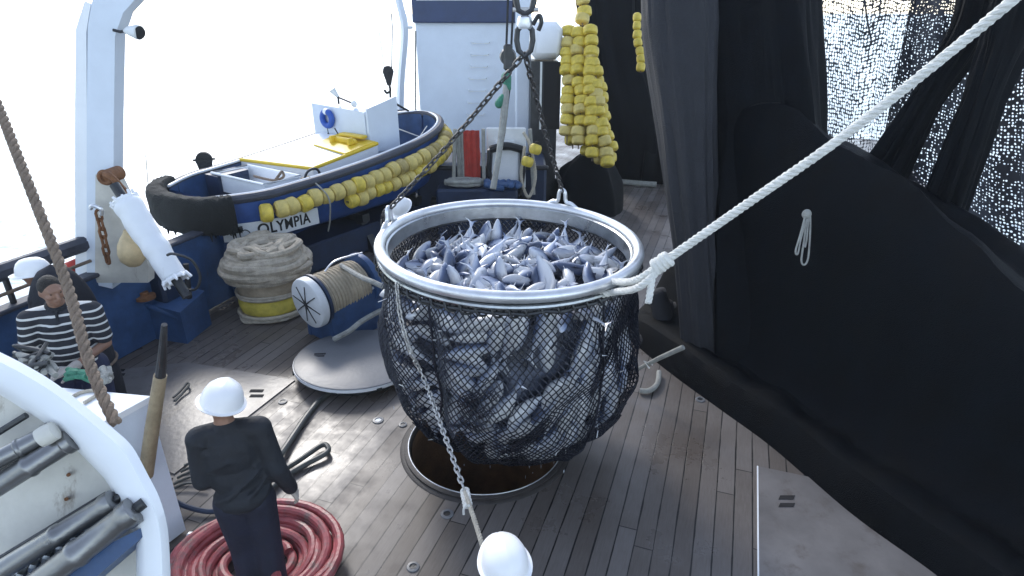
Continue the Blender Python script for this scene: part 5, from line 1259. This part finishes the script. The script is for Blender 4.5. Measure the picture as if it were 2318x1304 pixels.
rol(-60, 1070, 118, 975, .030); rol(-80, 1145, 168, 992, .036); rol(-60, 1330, 262, 1130, .034); rol(-20, 1400, 310, 1150, .042, -.06, .0)
MB().tube([F(-50, 1008, .09), F(60, 940, .12)], .012, 8).tube([F(-60, 1100, .06), F(110, 1000, .08)], .012, 8).tube([F(-40, 1290, .05), F(240, 1120, .10)], .012, 8).build('guide_rod', 'darkmetal', t)
MB().lathe([(0, -.02), (.032, -.02), (.034, .0), (.032, .03), (.018, .035), (0, .035)], F(104, 985, -.01), (F(118, 975, 0) - F(60, 1006, -.02)), 20).build('bearing', 'cream', t)
q = [(100, 1304), (340, 1185), (335, 1205), (220, 1304), (60, 1420), (-40, 1420)]
m_ = MB(); m_.add([F(x, y, .01) for x, y in q] + [F(x + 6, y + 10, .15) for x, y in q], [tuple(range(6)), tuple(range(11, 5, -1))] + [(i, (i + 1) % 6, 6 + (i + 1) % 6, 6 + i) for i in range(6)]); m_.build('blue_guard', 'bluemid', t, 0)
m_ = MB()
for i in range(9): x = 20 + i * 30; m_.box(F(x, 1318 - i * 21, .06), (.035, .05, .05), (.3, .5, .2), .008)
m_.build('chain_guard', 'steel_in', t)
for (x, y) in ((196, 1000), (155, 1075), (150, 1130), (205, 975)):
    MB().cyl(F(x, y, .13), F(x, y, .17), .007, n=8).build('bolt', 'rust', t)
t['_o'] = t['_o']
MB().prism([(-2.3, 1.35), (-1.62, 1.35), (-1.62, 1.75), (-2.3, 1.75)], 0, 2.0).build('pedestal', 'white', t, 0)
# ================================================================ PEOPLE
def hand(m_, wr, d, pn, side, curl=.5, s=1.0):
    """palm and five fingers; d = direction of the hand, pn = palm normal, side = +1/-1 which side the thumb leaves"""
    d = V(d).normalized(); pn = (V(pn) - d * d.dot(V(pn))).normalized(); x = d.cross(pn) * side
    for k in range(4): 
        o = x * (.028 - .019 * k) * s; m_.cap(wr + o * .45 + d * .005, wr + o + d * .075 * s, .017 * s, .0125 * s)
    for k, L in enumerate((.070, .080, .074, .056)):
        p = wr + x * (.029 - .0195 * k) * s + d * .080 * s; an = 0; seg = [L * .45, L * .32, L * .26]; r = .0098 * s
        for q in range(3):
            an += curl * (.75 + .12 * k) * (.8 if q == 0 else 1); e = p + (d * math.cos(an) + pn * math.sin(an)) * seg[q] * s; m_.cap(p, e, r, r * .9, 8); p = e; r *= .9
    p = wr + x * .026 * s + d * .022 * s; e = p + (x * .75 + d * .6 + pn * .35).normalized() * .040 * s; m_.cap(p, e, .0135 * s, .0115 * s, 8)
    e2 = e + (x * .15 + d * .85 + pn * .55).normalized() * .032 * s; m_.cap(e, e2, .0112 * s, .0095 * s, 8)
def rotm(yaw=0, pitch=0, roll=0): return Matrix.Rotation(yaw, 3, 'Z') @ Matrix.Rotation(pitch, 3, 'X') @ Matrix.Rotation(roll, 3, 'Y')
def helmet(par, c, rm, s=1.0, m_n='helmet'):
    m_ = MB(); n = 40; prof = [(0, .119), (.12, .1185), (.3, .116), (.55, .106), (.78, .080), (.92, .044), (1.0, 0.0), (1.015, -.012)]
    vs = []; 
    for k in range(n):
        a = 2 * math.pi * k / n
        for r, z in prof:
            ridge = .010 * max(0, 1 - abs(math.sin(a - math.pi / 2 + math.pi / 2)) * 5) * (1 if z > .02 else 0)
            vs.append(V((math.cos(a) * .122 * r, math.sin(a) * .150 * r, z + .004 * max(0, 1 - abs(math.cos(a) * r) * 4) * (z > .03))))
        br = .018 + .045 * max(0, math.sin(a)) ** 2
        vs.append(V((math.cos(a) * (.124 + .018), math.sin(a) * (.152 + br), -.018 - .012 * max(0, math.sin(a)))))
        vs.append(V((math.cos(a) * (.124 + .016), math.sin(a) * (.152 + br - .004), -.024 - .012 * max(0, math.sin(a)))))
        vs.append(V((math.cos(a) * .115, math.sin(a) * .143, -.014)))
        vs.append(V((math.cos(a) * .100, math.sin(a) * .126, .05)))
        vs.append(V((0, 0, .12)))
    P = len(prof) + 5; fs = [(k * P + i, ((k + 1) % n) * P + i, ((k + 1) % n) * P + i + 1, k * P + i + 1) for k in range(n) for i in range(P - 1)]
    m_.add([V(c) + rm @ (v_ * s) for v_ in vs], fs)
    return m_.build('hard_hat', m_n, par, 50, local=True)
def person(label, loc, rz, J, s=1.0, shirt='jacket', trousers='trouser', sleeve=1.0, hat=None, hair=None, gloves=False, face=True, rm=None, heavy=0.0, legs=True, voxel=.012, group=None, lean=None):
    """J = joint positions in the figure's own frame (faces +Y, feet at z 0, metres at s = 1)"""
    root = thing('person', label, 'person', loc, group, rz); root['_o'] = (0, 0, 0); root.scale = (s, s, s)
    g = {k: V(v) for k, v in J.items() if isinstance(v, tuple)}
    rm = rm or Matrix.Identity(3); hc = g['head']; W = 1 + heavy
    m_ = MB()
    # head, face, neck
    m_.ell(hc, (.076, .098, .100), rm, 20, 14); m_.ell(hc + rm @ V((0, .020, -.045)), (.060, .070, .075), rm, 18, 12)
    m_.ell(hc + rm @ V((0, .060, -.088)), (.030, .028, .026), rm)                                            # chin
    m_.cap(hc + rm @ V((0, .094, .006)), hc + rm @ V((0, .116, -.030)), .010, .015, 8)                     # nose
    m_.cap(hc + rm @ V((-.030, .090, .026)), hc + rm @ V((.030, .090, .026)), .012, .012, 8)              # brow
    m_.cap(hc + rm @ V((-.020, .088, -.062)), hc + rm @ V((.020, .088, -.062)), .009, .009, 8)            # lips
    for sx in (-1, 1):
        m_.ell(hc + rm @ V((sx * .077, -.004, -.008)), (.010, .020, .030), rm, 10, 8); m_.ell(hc + rm @ V((sx * .045, .068, -.025)), (.024, .022, .022), rm)
    m_.cap(g['neck'] + V((0, -.01, -.02)), hc + rm @ V((0, -.018, -.05)), .060 * W, .055)
    # trunk
    m_.ell((g['chest']), (.155 * W, .105 * W, .17)); m_.ell((g['chest'] + g['pelvis']) / 2 + V((0, .015 * (1 + heavy * 6), 0)), (.135 * W, .100 * W * (1 + heavy * .5), .17)); m_.ell(g['pelvis'], (.150 * W, .105 * W, .125))
    m_.cap(g['neck'], g['chest'], .065, .09)
    for q in 'LR':
        m_.cap(g['neck'] + V((0, 0, -.03)), g[q + 'sh'], .055, .062 * W); m_.cap(g[q + 'sh'], g[q + 'el'], .052 * W, .040); m_.cap(g[q + 'el'], g[q + 'wr'], .040, .028)
        if legs: m_.cap(g[q + 'hip'], g[q + 'kn'], .082 * W, .054); m_.cap(g[q + 'kn'], g[q + 'an'], .055, .038)
    body = m_
    for q, sd in (('L', -1), ('R', 1)):
        if not gloves: hand(body, g[q + 'wr'], J.get(q + 'hd', (0, .3, -1)), J.get(q + 'pn', (0, 1, 0)), J.get(q + 'th', 1), J.get(q + 'cu', .5))
    b = remesh_build(body, 'body', 'skin', root, .0085 if face else voxel, 2)
    if gloves:
        for q, sd in (('L', -1), ('R', 1)):
            gm = MB(); gw = g[q + 'wr']; hand(gm, gw, J.get(q + 'hd', (0, .3, -1)), J.get(q + 'pn', (0, 1, 0)), J.get(q + 'th', 1), J.get(q + 'cu', .5), 1.18)
            gm.cap(g[q + 'wr'] + (g[q + 'el'] - g[q + 'wr']).normalized() * .05, gw, .040, .036); remesh_build(gm, 'glove', 'glove', root, .006, 1)
    if face:
        em = MB()
        for sx in (-1, 1): em.ell(hc + rm @ V((sx * .030, .086, .006)), (.011, .006, .006), rm, 10, 8)
        em.build('eyes', 'eye', root, local=True)
    # shirt
    c = MB(); e = .034
    c.ell(g['chest'], (.155 * W + e, .105 * W + e, .17 + e)); c.ell((g['chest'] + g['pelvis']) / 2 + V((0, .015 * (1 + heavy * 6), 0)), (.135 * W + e * 1.3, .100 * W * (1 + heavy * .5) + e * 1.2, .18)); c.ell(g['pelvis'] + V((0, 0, .0)), (.150 * W + e, .105 * W + e * 1.2, .12))
    c.cap(g['neck'] + V((0, -.01, -.03)), g['chest'], .078, .13)
    for q in 'LR':
        c.cap(g['neck'] + V((0, 0, -.040)), g[q + 'sh'] + V((0, 0, .0)), .066, .082 * W)
        el = g[q + 'el'] if sleeve > .5 else g[q + 'sh'].lerp(g[q + 'el'], .78)
        c.cap(g[q + 'sh'], el, .080 * W, .068)
        if sleeve > .5:
            we = g[q + 'el'].lerp(g[q + 'wr'], min(1, sleeve)); c.cap(g[q + 'el'], we, .068, .050)
    rng = random.Random(3)
    for k in range(26):
        z = rng.uniform(-.2, .45); a0 = rng.uniform(0, 6.28); ctr = g['pelvis'].lerp(g['chest'], max(0, min(1, z * 2.4))) 
        p_ = [ctr + V((math.cos(a0 + f) * (.172 * W), math.sin(a0 + f) * (.128 * W), z * .1 + f * .09)) for f in (0, .35, .7, 1.0)]
        c.tube(smoothpath(p_, 4), .017, 6)
    sh = remesh_build(c, 'shirt', shirt, root, .011, 3)
    if sleeve < .5:
        k = MB(); k.torus(g['neck'] + V((0, .005, .012)), .070, .016, (0, .35, 1), 24, 8); k.cap(g['neck'] + V((0, .075, -.01)), g['neck'] + V((0, .11, -.11)), .012, .010); k.build('collar', 'jacket', sh, local=True)
    if legs:
        c = MB(); c.ell(g['pelvis'] + V((0, 0, -.03)), (.150 * W + .016, .105 * W + .02, .13))
        for q in 'LR': c.cap(g[q + 'hip'], g[q + 'kn'], .118 * W, .098); c.cap(g[q + 'kn'], g[q + 'an'] + V((0, 0, .03)), .098, .088)
        remesh_build(c, 'trousers', trousers, root, .013, 3)
        for q in 'LR':
            k = MB(); a_ = g[q + 'an']; k.cap(a_ + V((0, 0, .05)), a_ + V((0, .01, -.02)), .052, .05); k.cap(a_ + V((0, -.03, -.035)), a_ + V((0, .15, -.045)), .045, .038); remesh_build(k, 'boot', 'black', root, .01, 2)
    if hat: helmet(root, hc + rm @ V((0, -.005, .035)), rm @ rotm(*hat[:3]), hat[3] if len(hat) > 3 else 1.0)
    if hair:
        k = MB(); k.ell(hc + rm @ V((0, -.016, .018)), (.081, .098, .098), rm, 24, 16); k.ell(hc + rm @ V((0, -.045, -.02)), (.066, .062, .07), rm); k = remesh_build(k, 'hair', 'hair', root, .008, 1)
    return root
M['jackettrouser'] = mat('blue_black_trousers', (.012, .015, .032), .8, 0, .4, 5, .6, 14)
# man in black, seen from behind
c = gr(602, 1345); J = dict(pelvis=(0, 0, .93), chest=(-.02, .02, 1.27), neck=(-.02, .03, 1.47), head=(-.01, .06, 1.60),
    Lsh=(-.18, .02, 1.40), Lel=(-.21, .0, 1.10), Lwr=(-.12, .22, 1.00), Rsh=(.17, .02, 1.40), Rel=(.23, -.02, 1.10), Rwr=(.29, .08, .82),
    Lhip=(-.08, 0, .88), Lkn=(-.07, .03, .48), Lan=(-.07, 0, .09), Rhip=(.08, 0, .88), Rkn=(.08, .01, .48), Ran=(.08, -.03, .09), Lhd=(.6, .8, 0), Lpn=(0, 0, -1), Rhd=(.25, .4, -.9), Rpn=(-1, 0, 0), Rcu=.35, Rth=1)
person('man seen from behind in black overalls and white helmet, standing in the red hose coil', (c.x, c.y, 0), R(18), J, 1.02, 'jacket', 'jackettrouser', .92, hat=(.3, -.10, .22, 1.03), face=False, gloves=True, rm=rotm(-.45, -.05, .1))
# man in the striped shirt
c = V((-3.90, 4.80, 0))
J = dict(pelvis=(0, 0, .95), chest=(0, .01, 1.28), neck=(0, .02, 1.48), head=(0, .05, 1.62),
    Lsh=(-.21, .02, 1.39), Lel=(-.25, .04, 1.10), Lwr=(-.02, .25, 1.02), Rsh=(.21, .02, 1.39), Rel=(.28, .05, 1.12), Rwr=(.20, .30, .92),
    Lhip=(-.10, 0, .9), Lkn=(-.10, .03, .5), Lan=(-.10, 0, .09), Rhip=(.10, 0, .9), Rkn=(.10, .03, .5), Ran=(.11, 0, .09), Lhd=(1, .35, -.1), Lpn=(0, -.3, -1), Lth=1, Rhd=(-.3, .6, -.7), Rpn=(-1, -.3, 0), Rth=1, Rcu=.6, Lcu=.6)
# joints above are for a figure facing +Y; he faces the camera, turned to its right
person('bareheaded man in a navy shirt with white stripes and pale gloves handling net', (c.x, c.y, 0), R(180 + 22), J, 1.09, 'stripes', 'trouser', .2, hair=True, gloves=True, rm=rotm(.55, -.12, 0), heavy=.03)
# man behind him, mostly hidden
c = at(96, 600, 6.0); J2 = dict(J); J2.update(head=(0, .10, 1.58), neck=(0, .06, 1.46))
person('man in dark clothes and white helmet half hidden behind the striped shirt', (c.x, c.y, 0), R(100), J2, 1.0, 'darkcloth', 'trouser', .95, hat=(0, -.05, 0, 1.05), face=False)
# man in red beyond the white post
c = at(174, 545, 7.6); J3 = dict(J2)
person('man in a red jacket and dark cap glimpsed beyond the white gallows post', (c.x + .05, c.y, -.35), R(60), J3, 1.0, 'red', 'trouser', .95, hat=(0, 0, 0, .9), face=False)
# man behind the ring
c = V((-1.43, 8.1, 0))
person('man in white helmet bending behind the left rim of the steel ring', (c.x, c.y + .05, 0), R(150), dict(J2, head=(0, .12, 1.56)), .95, 'darkcloth', 'trouser', .95, hat=(-.3, -.3, 0, 1.0), face=False, rm=rotm(.2, -.35, 0))
# man at the bottom edge hauling the release rope
c = at(1146, 1300, 3.3); J4 = dict(J); J4.update(Lsh=(-.19, .02, 1.38), Lel=(-.22, .10, 1.10), Lwr=(-.05, .30, 1.0), Rsh=(.19, .02, 1.38), Rel=(.22, .08, 1.10), Rwr=(.06, .28, 1.0), Lhd=(.2, .6, .6), Lpn=(1, 0, 0))
person('man under a plain white helmet at the bottom edge, hauling on the thin rope', (c.x, c.y - .10, -.30), R(8), J4, .98, 'darkcloth', 'trouser', .95, hat=(.1, .05, .0, 1.02), face=False, gloves=True)
# ================================================================ ADDED VEIL
hz = MB().box((0, 8, 1.5), (60, 40, 10.4)).build('veil_haze', 'dark', None, 0, loc=(0, 8, -4)); hz['kind'] = 'stuff'  # thin scattering volume added to lift the dark tones
hm = bpy.data.materials.new('veil_scatter'); hm.use_nodes = True; hn = hm.node_tree; hn.nodes.remove(hn.nodes['Principled BSDF'])
pv = hn.nodes.new('ShaderNodeVolumePrincipled'); pv.inputs['Color'].default_value = (.90, .95, 1, 1); pv.inputs['Density'].default_value = .0011
hn.links.new(pv.outputs[0], hn.nodes['Material Output'].inputs['Volume']); hz.data.materials.clear(); hz.data.materials.append(hm)
